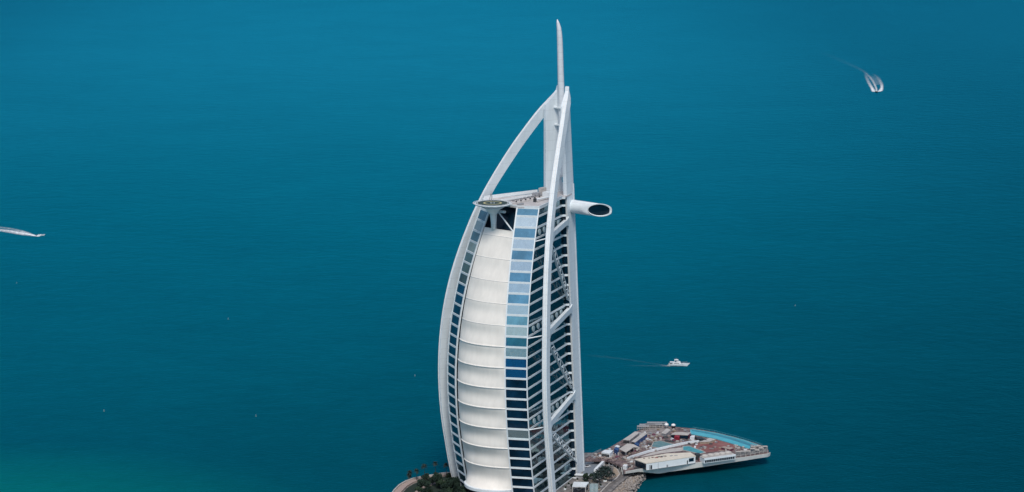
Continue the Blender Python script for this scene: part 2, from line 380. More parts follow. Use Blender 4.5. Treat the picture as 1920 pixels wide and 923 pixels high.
# great arches
def arch(sgn, d, nn):
    rings = []; mb = MB(); fl = MB()
    for k in range(76):
        z = lerp(-12, 268.4, k/75); W = a_w(z); r = a_r(z); h = a_h(z); t = 1.6
        c = M(z)+sgn*W*ch
        ro = max(r, -10.2); ri = max(r-h, -10.4)
        if z > 205: t = lerp(1.6, 1.3, (z-205)/64)
        t2 = t if sgn > 0 else .6; ri = ri if sgn > 0 else max(-10.4, ri-.7)
        rings.append([v3(c+ro*d+t*nn, z), v3(c+ro*d-t2*nn, z), v3(c+ri*d-t2*nn, z), v3(c+ri*d+t*nn, z)])
    mb.loft(rings)
    return mb.obj('arch', WHITE, T)
for sgn, d, nn in ((1, dR, nR), (-1, dL, nL)):
    a = arch(sgn, d, nn)
    mb = MB()      # raised rails along the outer flange
    for off in ((-.7, .75) if sgn > 0 else (1.1,)):
        rings = []
        for k in range(76):
            z = lerp(-12, 266, k/75); c = M(z)+sgn*a_w(z)*ch+a_r(z)*d+nn*off
            rings.append([v3(c+nn*.14-d*.05, z), v3(c+nn*.14+d*.3, z), v3(c-nn*.14+d*.3, z), v3(c-nn*.14-d*.05, z)])
        mb.loft(rings)
    mb.obj('flange_rail', SEAM, a)
    # mast blade, merging with the arch at the top
    mb = MB(); rings = []
    for k in range(90):
        z = lerp(-12, 268.8, k/89); aw = interp(z, [195, 240, 269], [9.06, 8.6, 8.4])
        b = interp(z, [195, 245], [3.5, 1.65]); b = min(b, a_r(z)) if z > 247 else b
        o = M(z)+sgn*aw*ch
        th = 2.5
        back = -10.5; 
        if b < back+.3: b = back+.3
        rings.append([v3(o+b*d, z), v3(o+b*d-nn*th, z), v3(o+back*d-nn*th, z), v3(o+back*d, z)])
    mb.loft(rings); bl = mb.obj('mast_blade', WHITE, T)
    # cross beams, diagonal trusses and struts
    for zb in (176.5, 114, 51.5):
        A0 = M(zb)+sgn*a_w(zb)*ch+(a_r(zb)-a_h(zb))*d
        B0 = M(zb)+sgn*8.3*ch+2.5*d
        u = (B0-A0).normalized(); nrm = Vector((u.y, -u.x)); L = (B0-A0).length; mb = MB(); rings = []
        for k in range(21):
            s = k/20; hh = 1.9+4.2*max(0, 1-s*L/9)**2*1.0+2.2*max(0, 1-(1-s)*L/8)**2
            hu = 1.9+1.2*max(0, 1-(1-s)*L/8)**2
            p = A0+u*L*s
            rings.append([v3(p+nrm*1.2, zb-hh), v3(p-nrm*1.2, zb-hh), v3(p-nrm*1.2, zb+hu), v3(p+nrm*1.2, zb+hu)])
        mb.loft(rings); mb.obj('cross_beam', WHITE, T)
        # strut from corner of the building to the arch
        zc = zb-2.6; q0 = (CRp if sgn > 0 else CLp)(zc); q1 = M(zb)+sgn*a_w(zb)*ch+(a_r(zb)-a_h(zb)-.2)*d
        MB().tube([v3(q0, zc-1), v3(q1, zb-1.6)], .42, 6).obj('strut', WHITE2, T)
    for (zt, ze) in ((171.5, 117.5), (108.5, 55), (46, 3)):
        A0 = v3(M(zt)+sgn*a_w(zt)*ch+(a_r(zt)-a_h(zt)-.3)*d, zt); B0 = v3(M(ze)+sgn*8.2*ch+3.2*d, ze)
        up = (B0-A0).normalized(); side = up.cross(v3(nn, 0)).normalized(); mb = MB(); wd = 4.4
        if side.z < 0: side = -side
        def tr(s, wv): return A0.lerp(B0, s)+side*wv
        shp = lambda s: wd*min(1, 5*s+.25, 5*(1-s)+.25)
        n = 30
        for e in (0., 1.):
            for off in ((0,) if e else (-.5, .5)):
                pts = [tr(k/n, -1.2+e*shp(k/n))+v3(nn, 0)*off for k in range(n+1)]
                mb.tube(pts, .34 if e else .42, 5)
        n = 16
        for k in range(n):
            s0, s1 = k/n, (k+1)/n
            a = tr(s0, -1.2+(shp(s0) if k % 2 else 0)); b = tr(s1, -1.2+(0 if k % 2 else shp(s1)))
            mb.tube([a, b], .3, 4)
        mb.obj('diagonal_truss', WHITE2, T)
# rungs between the two blades above the roof
for z in (254, 242, 218.5, 206.5):
    ww = 6.8
    p0 = M(z)-ww*ch+(-5.5)*dL; p1 = M(z)+ww*ch+(-5.5)*dR
    mb = MB(); mb.box(v3((p0+p1)/2, z), ((p1-p0).length, 2.2, .8), atan2((p1-p0).y, (p1-p0).x)); rg = mb.obj('mast_rung', WHITE2, T)
mb = MB()
for z in (206, 215):
    a = v3(M(z)-2*ch+5*ax, z); b = v3(M(z+9)+5*ch+5*ax, z+9); mb.tube([a, b], .35, 5); mb.tube([v3(M(z)+5*ch+5*ax, z), v3(M(z+9)-2*ch+5*ax, z+9)], .35, 5)
mb.obj('mast_bracing', GREY, T)
# rear wall of the mast
mb = MB(); rings = []
for k in range(30):
    z = lerp(-10, 201, k/29); m0 = M(z)
    rings.append([v3(m0-6.4*ch+9.8*ax, z), v3(m0+6.4*ch+9.8*ax, z), v3(m0+6.4*ch+8.6*ax, z), v3(m0-6.4*ch+8.6*ax, z)])
mb.loft(rings); mb.obj('mast_rear_wall', WHITE, T)
# spire: a lens-shaped fin with a curved tip
mb = MB(); rings = []
for k in range(40):
    z = lerp(206, 314.5, k/39); m0 = M(250)+7.2*ax
    m0 = m0+(z-250)*(-.030)*Vector((1, 0))
    wd = interp(z, [206, 268, 300, 308, 312, 314.5], [2.5, 2.25, 1.95, 1.65, 1.05, .25]); sh = interp(z, [300, 308, 314.5], [0, -.25, -1.35])
    c = m0+Vector((sh, 0)); ring = []
    for j in range(12):
        an = 2*pi*j/12; ring.append(v3(c+Vector((wd*cos(an), 0))+Vector((0, 1.3*wd*sin(an)*.7)), z))
    rings.append(ring)
mb.loft(rings); mb.obj('spire', SPIRE, T, True)

# disc panels in the three technical storeys
for zc in (178, 114.8, 51.5):
    r = rf(zc)-(6.5 if zc > 150 else 10)
    while r > 15:
        p = M(zc)+7.5*ch+r*dR+nR*.15; mb = MB(); ring = []; ring2 = []
        for j in range(20):
            an = 2*pi*j/20; zz = zc+2.15*sin(an); q = M(zz)+7.5*ch+r*dR+(-dR)*2.2*cos(an)+nR*.12
            ring.append(v3(q, zz)); ring2.append(v3(q+nR*.35, zz))
        mb.loft([ring, ring2]); mb.obj('disc_panel', DISC, T); r -= 8.9

# roof
zr = 194.75
pl = [FLp(194)-ax*.6, FRp(194)-ax*.6, CRp(194), SRp(194), ERp(194), M(194)+6*ch+9*ax, M(194)-6*ch+9*ax, ELp(194), SLp(194), CLp(194)]
rf_o = MB().prism([tuple(p) for p in pl], 193.6, zr).obj('roof', ROOFM, T)
mb = MB()
def wall(a, b, z0, z1, t=.5):
    a = Vector(a); b = Vector(b); d = (b-a).normalized(); o = Vector((-d.y, d.x))*t/2
    mb.prism([a+o, a-o, b-o, b+o], z0, z1)
wall(CLp(194), ELp(194), zr, zr+2.2, .8); wall(FRp(194), CRp(194), zr, zr+.5); wall(CRp(194), SRp(194), zr, zr+.7); wall(FLp(194)-ax*.3, FRp(194)-ax*.3, zr, zr+.8); wall(CLp(194), FLp(194), zr, zr+1)
mb.obj('parapet', WHITE2, rf_o)
cen = (FRp(194)+FLp(194))/2
def rp(s, t): return cen+ax*s+ch*t      # roof coordinates: s towards the mast, t to the right
def rbox(name, s, t, d, m, z=zr, rz=0.): return MB().box(v3(rp(s, t), z+d[2]/2+.003), d, AX+rz).obj(name, m, rf_o)
rbox('long_duct', 26, -8.5, (36, .9, 1.0), WHITE2, rz=-.12)
rbox('long_duct', 24, -5.0, (32, .5, .7), GREY, rz=-.1)
for k in range(9):
    MB().lathe(v3(rp(9+k*4.1, -3.2+.1*k), zr), [(.9, .003), (.9, .8), (1.2, .95), (1.2, 1.2), (.2, 1.5)], 10).obj('vent', GREY, rf_o)
for k in range(6):
    MB().lathe(v3(rp(12+k*5, .3), zr), [(.6, .003), (.6, .6), (.2, .9)], 8).obj('vent', DARK, rf_o)
rbox('walkway', 22, 3.5, (34, 2.2, .25), CONC); rbox('walkway', 30, 9, (20, 1.6, .25), CONC, rz=.25)
p0 = v3(rp(20, 10.), zr+1.8); p1 = v3(rp(36, 11), zr+1.8)
MB().tube([p0, p1], .6, 8).obj('crane_arm', WHITE2, rf_o); MB().box(p0+Vector((0, 0, -.4)), (1.5, 1.8, 2.2), AX).obj('crane_counterweight', DARK, rf_o)
rbox('crane_base', 37, 11.5, (3, 3, 2.6), GREY); rbox('plant_box', 44, 3, (7, 6, 3.2), WHITE2); rbox('plant_box', 40, -5, (5, 4, 2.2), GREY)
rbox('plant_box', 48, -6, (5, 3, 4.5), CONC); rbox('plant_box', 3, -9, (4, 3, 1.8), CONC); rbox('plant_box', 4.5, 10, (5, 2, 1.2), GREY)

# helipad
hp = Vector((-13.0, 0)); zh = 197.1
hd = MB().lathe(v3(hp, zh), [(3.0, -3.4), (8, -1.9), (11.8, -1.0), (12.2, -.4), (12.1, .05), (11.3, .05)], 48).obj('helipad', WHITE, T, False)
MB().lathe(v3(hp, zh), [(11.25, -.3), (11.25, .12)], 48).obj('helipad_deck', DECKG, hd)
def ringm(r0, r1, z, n=48):
    mb = MB()
    for j in range(n):
        a, b = 2*pi*j/n, 2*pi*(j+1)/n; P_ = lambda r, t: v3(hp, zh)+Vector((r*cos(t), r*sin(t), z))
        mb.add([P_(r0, a), P_(r1, a), P_(r1, b), P_(r0, b)], [(0, 1, 2, 3)])
    return mb
ringm(5.0, 6.3, .135).obj('yellow_circle', YEL, hd); ringm(10.2, 10.7, .135).obj('edge_line', WHITE2, hd)
mb = MB()
for d_ in ((-1.1, 0, .5, 3.2), (1.1, 0, .5, 3.2), (0, 0, 2.2, .5)): mb.box(v3(hp, zh+.14)+Vector((d_[0], d_[1], 0)), (d_[2], d_[3], .01), 0)
mb.obj('letter_mark', WHITE2, hd)
mb = MB(); n = 48
for j in range(n):
    a = 2*pi*j/n; b = 2*pi*(j+1)/n
    for (r, z) in ((12.0, -.5), (13.2, .15)):
        mb.tube([v3(hp, zh+z)+Vector((r*cos(a), r*sin(a), 0)), v3(hp, zh+z)+Vector((r*cos(b), r*sin(b), 0))], .1, 4)
    mb.tube([v3(hp, zh-.5)+Vector((12*cos(a), 12*sin(a), 0)), v3(hp, zh+.15)+Vector((13.2*cos(a), 13.2*sin(a), 0))], .09, 4)
mb.obj('safety_net', WHITE2, hd)
mb = MB(); mb.tube([v3(hp+Vector((-1, 6)), zh), v3(hp+Vector((-1, 6)), zh+7.5)], .35, 6, .1)
mb.tube([v3(hp+Vector((-2.6, 6.5)), zh), v3(hp+Vector((-1, 6)), zh+6)], .14, 4); mb.tube([v3(hp+Vector((.8, 5.2)), zh), v3(hp+Vector((-1, 6)), zh+6)], .14, 4)
mb.obj('lightning_mast', GREY, hd)
mb = MB(); base = (FLp(180).lerp(FRp(180), .36))-ax*1.
mb.loft([[v3(base+Vector((r*cos(2*pi*j/16), r*sin(2*pi*j/16)))+(hp-base)*t, z) for j in range(16)] for r, t, z in ((1.9, .0, 178.5), (1.9, .15, 183), (2.4, .45, 189), (5.2, .85, 193), (8, 1, 194.6))])
mb.obj('helipad_column', WHITE, T, True)
MB().tube([v3(FLp(191).lerp(FRp(191), .35)-ax*2.2, 190.5), v3(FRp(180)-ax*.8, 178.5)], .5, 6).obj('recess_strut', WHITE2, T)
MB().box(v3(FLp(192).lerp(FRp(192), .42)-ax*2, 190.3), (9, 2.2, 1.5), AX+pi/2).obj('helipad_beam', WHITE2, T)
mb = MB(); a0 = v3(FLp(193)-ax*.7, 193.5); b0 = v3(CLp(193), 194.9); mb.tube([b0, a0], 1.0, 6); mb.obj('wing_cap', WHITE2, T)

# cantilevered restaurant tube behind the mast
zt = 185.5; st = MB(); inner = MB(); n = 40; ch3 = v3(ch, 0); ax3 = v3(ax, 0); c0 = v3(M(zt)+6*ax, zt); RR = 4.6
def cut(an):       # an=0 points away from the camera along the axis
    c = cos(an); v = lerp(24.0, 38.6, (c+1)/2)
    return min(v, 37.9)
def tp(s, an, r): return c0+ch3*s+ax3*r*cos(an)+Vector((0, 0, r*sin(an)))
rings = [[tp(s, 2*pi*j/n, RR) for j in range(n)] for s in (-4, 6, 12, 18)]+[[tp(cut(2*pi*j/n), 2*pi*j/n, RR-.2) for j in range(n)]]
rings += [[tp(cut(2*pi*j/n)-.1, 2*pi*j/n, RR-.85) for j in range(n)], [tp(16, 2*pi*j/n, RR-.9) for j in range(n)]]
st.loft(rings, cap=False)
tb = st.obj('restaurant_tube', WHITE, T, True)
for p_ in tb.data.polygons: p_.use_smooth = True
mb = MB()
mb.loft([[tp(cut(2*pi*j/n)-1.2, 2*pi*j/n, RR-.88) for j in range(n)], [tp(cut(2*pi*j/n)-1.4, 2*pi*j/n, RR-.88) for j in range(n)]])
mb.obj('tube_window', GL_D, tb)
mb = MB()
for j in range(n): 
    a, b = 2*pi*j/n, 2*pi*(j+1)/n
    mb.tube([tp(cut(a), a, RR-.35), tp(cut(b), b, RR-.35)], .3, 5)
mb.obj('tube_rim', WHITE2, tb, True)
mb = MB(); mb.loft([[tp(s, 2*pi*j/n, RR+.12) for j in range(n)] for s in (8.9, 9.3)]); mb.obj('collar', WHITE2, tb)

T.location.z = 5.0      # the tower was laid out from its own datum; set it on the island

# ---------------------------------------------------------------- island
ZI = 5.0
A = lambda x, y, z=ZI: at(x, y, z)
isl = [A(722, 945), A(738, 921), A(748, 911), A(760, 904), A(775, 898.5), A(795, 894.5), A(812, 892), A(828, 889), A(850, 887.5)]
isl = [Vector((-120, -140, ZI)), Vector((-108, -80, ZI))]+isl+[Vector((-15, 92, ZI)), Vector((20, 112, ZI)), Vector((62, 113, ZI)), A(1098, 859), A(1140, 860), A(1168, 872), A(1183, 889), A(1160, 908), A(1142, 925), A(1118, 950), Vector((40, -140, ZI))]
mb = MB(); mb.prism([tuple(p[:2]) for p in isl], -2, ZI); struct('island', mb, GRND)
# parapet and promenade round the left shore
def ribbon(pts, wd, z, thick, side=1):
    mb = MB(); rings = []
    for i, p in enumerate(pts):
        t = (pts[min(i+1, len(pts)-1)]-pts[max(i-1, 0)]); t.z = 0; t.normalize(); o = Vector((t.y, -t.x, 0))*side
        a = Vector((p.x, p.y, 0)); b = a+o*wd
        rings.append([a+Vector((0, 0, z)), b+Vector((0, 0, z)), b+Vector((0, 0, z+thick)), a+Vector((0, 0, z+thick))])
    return mb.loft(rings)
shore = isl[1:11]
def dens(pts, n=4):
    out = []
    for i in range(len(pts)-1):
        for k in range(n): out.append(pts[i].lerp(pts[i+1], k/n))
    return out+[pts[-1]]
shore = dens(shore)
o = ribbon(shore, .8, ZI-.4, 1.5).obj('sea_wall', CONC); tag(o, 'pale low sea wall along the left shore of the island', 'wall')
sh2 = ribbon(shore, 5.2, ZI, .05); struct('promenade', sh2, PAVE)
in2 = [p+Vector((5.2, -3.0, 0)) for p in shore]
o = ribbon(in2, .7, ZI, 1.2).obj('garden_wall', PAVE); tag(o, 'low pink garden wall between promenade and dark planting', 'wall')
in3 = [p+Vector((13, -10, 0)) for p in shore[:26]]
struct('garden_path', ribbon(in3, 3.4, ZI+.09, .05), PAVE)
gd = [p+Vector((6.5, -3.9, 0)) for p in shore]+[Vector((-26, 40, ZI)), Vector((0, 5, ZI)), Vector((10, -110, ZI))]
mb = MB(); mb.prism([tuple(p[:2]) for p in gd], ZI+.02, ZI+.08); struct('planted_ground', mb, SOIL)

# foliage
def leaf_crown(rad, hh, n, leaf, seed, lobes=7):
    r = random.Random(seed); mb = MB(); L = []
    for _ in range(lobes):
        a = r.uniform(0, 2*pi); d = r.uniform(0, .62)*rad; L.append((Vector((d*cos(a), d*sin(a), r.uniform(.25, .85)*hh)), r.uniform(.32, .55)*rad))
    for _ in range(n):
        c, q = r.choice(L); v = Vector((r.gauss(0, 1), r.gauss(0, 1), r.gauss(0, 1))).normalized()*q*r.uniform(.6, 1.08); v.z *= .8
        p = c+v; s = leaf*r.uniform(.6, 1.3); a = Vector((r.gauss(0, 1), r.gauss(0, 1), r.gauss(0, .6))).normalized(); b = a.orthogonal().normalized()
        b = (b+a.cross(b)*r.uniform(-1, 1)).normalized(); mb.add([p-a*s, p+b*s*.6, p+a*s, p-b*s*.6], [(0, 1, 2, 3)])
    return mb
def make_tree(seed, rad, hh, trunk, m, label, group):
    t = thing('garden_tree', label, 'tree', (0, 0, 0), group)
    mb = MB(); mb.tube([(0, 0, -.2), (.1, 0, trunk), (.2, .1, trunk+hh*.5)], .22, 6, .09)
    for k in range(4):
        a = k*1.6+seed; mb.tube([(.1, 0, trunk*.9), (rad*.45*cos(a), rad*.45*sin(a), trunk+hh*.5)], .1, 4, .04)
    mb.obj('trunk', BARK, t)
    cb = leaf_crown(rad, hh, 950, .45, seed, 9); cb.v = [(x, y, z+trunk) for x, y, z in cb.v]; cb.obj('crown', m, t); return t
GL = 'round dark tree in the dense garden at the foot of the sail wall'
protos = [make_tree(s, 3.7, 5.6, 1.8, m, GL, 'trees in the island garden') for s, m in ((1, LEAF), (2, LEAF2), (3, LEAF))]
def inside(p, poly):
    c = False; j = len(poly)-1
    for i in range(len(poly)):
        if (poly[i].y > p.y) != (poly[j].y > p.y) and p.x < (poly[j].x-poly[i].x)*(p.y-poly[i].y)/(poly[j].y-poly[i].y)+poly[i].x: c = not c
        j = i
    return c
gpoly = [A(x, y) for x, y in ((786, 930), (788, 909), (804, 903), (820, 901), (862, 901), (885, 909), (930, 926), (945, 940), (930, 960), (800, 960))]
r = random.Random(5); placed = []; tries = 0
while len(placed) < 84 and tries < 6000:
    tries += 1; p = A(r.uniform(785, 945), r.uniform(890, 960))
    if not inside(p, gpoly) or any((p-q).length < 3.3 for q in placed): continue
    placed.append(p)
for i, p in enumerate(placed):
    t = protos[i] if i < 3 else copy_tree(protos[i % 3])
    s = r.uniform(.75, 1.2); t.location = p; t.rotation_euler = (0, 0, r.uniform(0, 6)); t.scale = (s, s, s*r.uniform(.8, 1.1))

def make_palm(h, label, group, cr=2.1, seed=0, nf=26):
    rr = random.Random(seed); t = thing('palm_tree', label, 'palm', (0, 0, 0), group)
    MB().tube([(0, 0, -.3), (.15, .05, h*.5), (.1, 0, h)], .24, 6, .15).obj('trunk', BARK, t)
    mb = MB()
    for k in range(nf):
        a = 2*pi*k/nf+rr.uniform(-.15, .15); e = rr.uniform(-.5, 1.25); L = cr*rr.uniform(.85, 1.1); d = Vector((cos(a), sin(a), 0)); o = Vector((-sin(a), cos(a), 0)); pts = []
        for j in range(6):
            s = j/5; pts.append(Vector((.1, 0, h))+d*L*s*cos(e*.8)+Vector((0, 0, L*(sin(e)*s-.55*s*s))))
        for j in range(5):
            w0 = .34*(1-abs(j/5-.35)); w1 = .34*(1-abs((j+1)/5-.35)) if j < 4 else .04
            mb.add([pts[j]-o*w0, pts[j+1]-o*w1, pts[j+1], pts[j]], [(0, 1, 2, 3)]); mb.add([pts[j], pts[j+1], pts[j+1]+o*w1-Vector((0, 0, .1)), pts[j]+o*w0-Vector((0, 0, .1))], [(0, 1, 2, 3)])
    mb.obj('crown', PALMG, t); return t
def base_for(px, pyc, h): # trunk foot of a palm whose crown is seen at px, pyc
    q = at(px, pyc, ZI+h); return Vector((q.x, q.y, ZI))
PL = [(768.5, 885, 5.5, 'short palm at the far left end of the shore palms'), (767, 890.5, 3.2, 'lowest small palm under the leftmost palm crown'),
      (781, 882, 7.5, 'slim palm second along the left shore row'), (795.5, 873.5, 10.5, 'palm with the largest crown in the shore row'),
      (816, 868, 11.5, 'tallest palm on the left shore, its thin trunk clear against the sea'), (836.5, 871, 10, 'palm closest to the foot of the left arch')]
for i, (x, y, h, lb) in enumerate(PL):
    t = make_palm(h, lb, 'palms along the left shore', cr=(2.4, 2.3, 2.3, 2.8, 2.6, 2.5)[i], seed=i, nf=46); t.location = base_for(x, y, h)
RP = [(1116, 889, 6), (1122, 884, 7), (1128, 879.5, 7.5), (1133, 876, 7.5), (1139, 878, 7), (1143, 881, 6.5), (1124, 890, 6), (1132, 884, 7), (1118, 895, 5.5), (1147, 887, 5), (1137, 886, 6.5)]
pp = None
for i, (x, y, h) in enumerate(RP):
    if i < 3:
        t = make_palm(6.5, 'dark palm in the clump beside the white slanted wall', 'palms in the plaza clump', cr=3.4, seed=20+i, nf=46)
        if i == 0: pp = []
        pp.append(t)
    else: t = copy_tree(pp[i % 3])
    t.location = base_for(x, y, 6.5); t.rotation_euler = (0, 0, i*1.3)
for i, (x, y) in enumerate(((1098, 908), (1092, 914), (1104, 917), (1099, 897), (1102, 903), (1096, 901), (1074, 918), (1108, 899))):
    t = copy_tree(protos[i % 2]); t['label'] = 'small green tree between the mast foot and the plaza'; t['group'] = 'trees by the mast foot'; t.location = A(x, y); s = .55+.07*(i % 3); t.scale = (s, s, s)

# plaza side
mb = MB(); mb.prism([tuple(A(x, y)[:2]) for x, y in ((1096, 868), (1136, 866.5), (1116, 889), (1108, 893), (1092, 894))], ZI+.01, ZI+.06); struct('plaza', mb, PLAZA)
def wallbetween(a, b, h, t, z=ZI):
    mb = MB(); d = (b-a); d.z = 0; d.normalize(); o = Vector((-d.y, d.x, 0))*t/2
    mb.prism([tuple((a+o)[:2]), tuple((a-o)[:2]), tuple((b-o)[:2]), tuple((b+o)[:2])], z, z+h); return mb
tag(wallbetween(A(1136, 867), A(1115.5, 888), 3.0, 1.8).obj('slanted_wall', WHITE2), 'thick white slanted wall edging the grey plaza', 'wall')
tag(wallbetween(A(1098, 870), A(1135, 867), 1.4, .6).obj('back_wall', WHITE2), 'thin white wall along the back of the grey plaza', 'wall')
mb = MB(); mb.prism([tuple(A(x, y)[:2]) for x, y in ((1152, 876), (1166, 882), (1160, 893), (1146, 897), (1136, 905), (1128, 900), (1134, 890), (1148, 886))], ZI+.012, ZI+.065); struct('sand_lot', mb, SAND)
rd = [A(x, y) for x, y in ((1139, 871), (1150, 874.5), (1159, 881), (1163, 889), (1157, 897), (1143, 907), (1129, 921), (1112, 945))]
struct('access_road', ribbon(dens(rd, 4), 3.2, ZI+.07, .02, -1 if True else 1), ASPH)
struct('access_pavement', ribbon(dens(rd, 4), .8, ZI+.02, .17), CONC)
for i, (x, y) in enumerate(((1142, 873), (1149, 875), (1155.5, 877.5), (1161, 881), (1165, 885), (1167.5, 890))):
    p = A(x, y); t = thing('gate_post', 'white gate post beside the access road, number %s from the plaza wall' % ('one', 'two', 'three', 'four', 'five', 'six')[i], 'post', p, 'white posts along the access road')
    t['label'] = ('white post nearest the slanted wall', 'second white post from the slanted wall', 'third white post along the curved drive', 'fourth white post along the curved drive', 'fifth white post along the curved drive', 'last white post nearest the terrace hut')[i]
    MB().box(p+Vector((0, 0, 1.6)), (.45, .45, 3.2)).obj('shaft', WHITE2, t); MB().box(p+Vector((0, 0, 3.32)), (.75, .75, .22)).obj('cap', WHITE2, t)
# entrance canopy
t = thing('entrance_canopy', 'flat white canopy roof on columns at the foot of the mast', 'canopy', A(1090, 913))
q = [A(x, y, ZI+5) for x, y in ((1076, 905.5), (1104, 906), (1098, 914), (1073, 913.5))]
MB().prism([tuple(p[:2]) for p in q], ZI+5, ZI+5.8).obj('canopy_roof', WHITE, t)
for p in q: MB().tube([Vector((p.x*.98+A(1090, 910).x*.02, p.y, ZI)), Vector((p.x*.98+A(1090, 910).x*.02, p.y, ZI+5))], .3, 8).obj('column', CONC, t)
t = thing('glass_pavilion', 'pale green glass pavilion beside the entrance canopy', 'pavilion', A(1112, 916))
q = [A(x, y, ZI+4) for x, y in ((1106, 907), (1121, 907), (1121, 915), (1106, 917))]
PGL = mat('pavilion_glass', (.16, .26, .27), .3, var=.2, vscale=.6)
MB().prism([tuple(p[:2]) for p in q], ZI, ZI+4).obj('glass_box', PGL, t)
for k in range(7):
    p = q[0].lerp(q[1], k/6); b = q[3].lerp(q[2], k/6); MB().tube([Vector((b.x, b.y-.05, ZI)), Vector((b.x, b.y-.05, ZI+4.2)), Vector((p.x, p.y, ZI+4.2))], .14, 4).obj('frame', WHITE2, t)
t = thing('low_kiosk', 'small pale kiosk with dark opening below the curved drive', 'kiosk', A(1095, 898))
MB().box(A(1091, 897)+Vector((0, 0, 1.2)), (9, 3, 2.4), -.2).obj('body', GREY, t); MB().box(A(1091, 897)+Vector((0, 0, 2.6)), (10, 4, .35), -.2).obj('roof', WHITE2, t)
# cars
def make_car(label, m, p, rz):
    t = thing('parked_car', label, 'car', p, 'cars near the mast foot'); R = Matrix.Rotation(rz, 3, 'Z')
    def ob(mb, n, mm): mb.v = [tuple(p+R @ Vector(v)) for v in mb.v]; return mb.obj(n, mm, t)
    mb = MB(); prof = [(-2.2, .35), (-2.2, .8), (-1.9, .95), (1.1, .95), (2.1, .75), (2.2, .35)]
    mb.loft([[(x, -.85, z) for x, z in prof], [(x, .85, z) for x, z in prof]]); ob(mb, 'body', m)
    mb = MB(); pr = [(-1.8, .95), (-1.3, 1.42), (.3, 1.42), (1.1, .95)]; mb.loft([[(x, -.72, z) for x, z in pr], [(x, .72, z) for x, z in pr]]); ob(mb, 'cabin', BOATD)
    for sx in (-1.35, 1.35):
        for sy in (-.8, .8):
            mb = MB(); mb.tube([(sx, sy-.1, .33), (sx, sy+.1, .33)], .33, 10); ob(mb, 'wheel', BLACKH, )
make_car('white car parked on the plaza near the mast', BOATW, A(1102, 876)+Vector((0, 0, .06)), .4)
make_car('white car standing on the sandy lot', BOATW, A(1122, 900)+Vector((0, 0, .07)), 1.1)
make_car('silver car on the access drive by the posts', GREY, A(1148, 874.6)+Vector((0, 0, .09)), -.3)

r = random.Random(31)
FC = [(1078, 897), (1083, 902), (1112, 903), (1118, 897.5), (1126, 894), (1136, 897), (1119, 909), (1127, 913), (1134, 903), (1112, 921), (1122, 919), (1066, 911), (1060, 918), (1086, 919), (1142, 894), (1150, 892)]
FN = ['beside the mast foot', 'just left of the low kiosk', 'beside the glass pavilion', 'under the palm clump', 'right of the palm clump', 'between palms and drive', 'right of the glass pavilion', 'on the inner kerb of the drive', 'by the bend of the drive', 'at the bottom edge near the pavilion', 'at the bottom edge near the drive', 'left of the entrance canopy', 'at the bottom edge by the arch foot', 'in front of the entrance canopy', 'on the sandy lot', 'at the right end of the sandy lot']
for i, (x, y) in enumerate(FC):
    p = A(x, y)+Vector((0, 0, .07)); t = thing('planter', 'small planter with a dark shrub '+FN[i], 'planter', p); a_ = r.uniform(0, 1.5)
    MB().box(p+Vector((0, 0, .45)), (r.uniform(2, 3.6), r.uniform(1.2, 2), .9), a_).obj('box', (WHITE2, CONC, SAND, GREY)[i % 4], t)
    cb = leaf_crown(1.1, 1.3, 160, .3, 40+i, 4); cb.v = [(v[0]+p.x, v[1]+p.y, v[2]+p.z+.8) for v in cb.v]; cb.obj('shrub', LEAF if i % 2 else LEAF2, t)

# breakwater rocks
mb = MB(); r = random.Random(11)
rk = [A(x, y, 1.5) for x, y in ((1170, 893), (1204, 887), (1204, 897), (1172, 935), (1120, 980), (1095, 960), (1142, 925))]
top_ = [A(x, y, 3.4) for x, y in ((1168, 894), (1198, 889), (1198, 895), (1166, 929), (1118, 965), (1098, 955), (1140, 925))]
mb2 = MB(); mb2.loft([[v3(p, -2) for p in rk], rk, top_]); struct('breakwater', mb2, SAND)
def rock(mb, c, s):
    ico = [(0, 0, 1), (.9, 0, .3), (.28, .85, .3), (-.73, .53, .3), (-.73, -.53, .3), (.28, -.85, .3), (.73, .53, -.5), (-.28, .85, -.5), (-.9, 0, -.5), (-.28, -.85, -.5), (.73, -.53, -.5)]
    fs = [(0, 1, 2), (0, 2, 3), (0, 3, 4), (0, 4, 5), (0, 5, 1), (1, 6, 2), (2, 6, 7), (2, 7, 3), (3, 7, 8), (3, 8, 4), (4, 8, 9), (4, 9, 5), (5, 9, 10), (5, 10, 1), (1, 10, 6)]
    R = Matrix.Rotation(r.uniform(0, 6), 3, 'Z') @ Matrix.Rotation(r.uniform(0, 1), 3, 'X')
    mb.add([c+R @ Vector((x*s*r.uniform(.7, 1.2), y*s*r.uniform(.7, 1.2), z*s*r.uniform(.6, .9))) for x, y, z in ico], fs)
band_ = [A(x, y, 2.8) for x, y in ((1172, 893), (1206, 887), (1206, 898), (1176, 936), (1120, 985), (1110, 965), (1150, 922), (1170, 903))]
k = 0
while k < 900:
    p = A(r.uniform(1100, 1210), r.uniform(884, 985), 2.6)
    if inside(p, band_) or (r.random() < .06 and inside(p, rk)): rock(mb, Vector((p.x, p.y, r.uniform(2.7, 3.9))), r.uniform(.5, 1.15)); k += 1
edge_ = [A(x, y, 0) for x, y in ((1196, 889), (1207, 890), (1207, 901), (1178, 941), (1120, 990))]
for i in range(len(edge_)-1):
    for j in range(70):
        p = edge_[i].lerp(edge_[i+1], r.random())+Vector((r.uniform(-2.5, 1.), r.uniform(-1.5, 1.5), r.uniform(-.2, 1.6))); rock(mb, p, r.uniform(.6, 1.2))
tag(mb.obj('rocks', ROCK), 'grey armour rocks heaped along the edge of the breakwater', 'rocks', None, 'stuff')
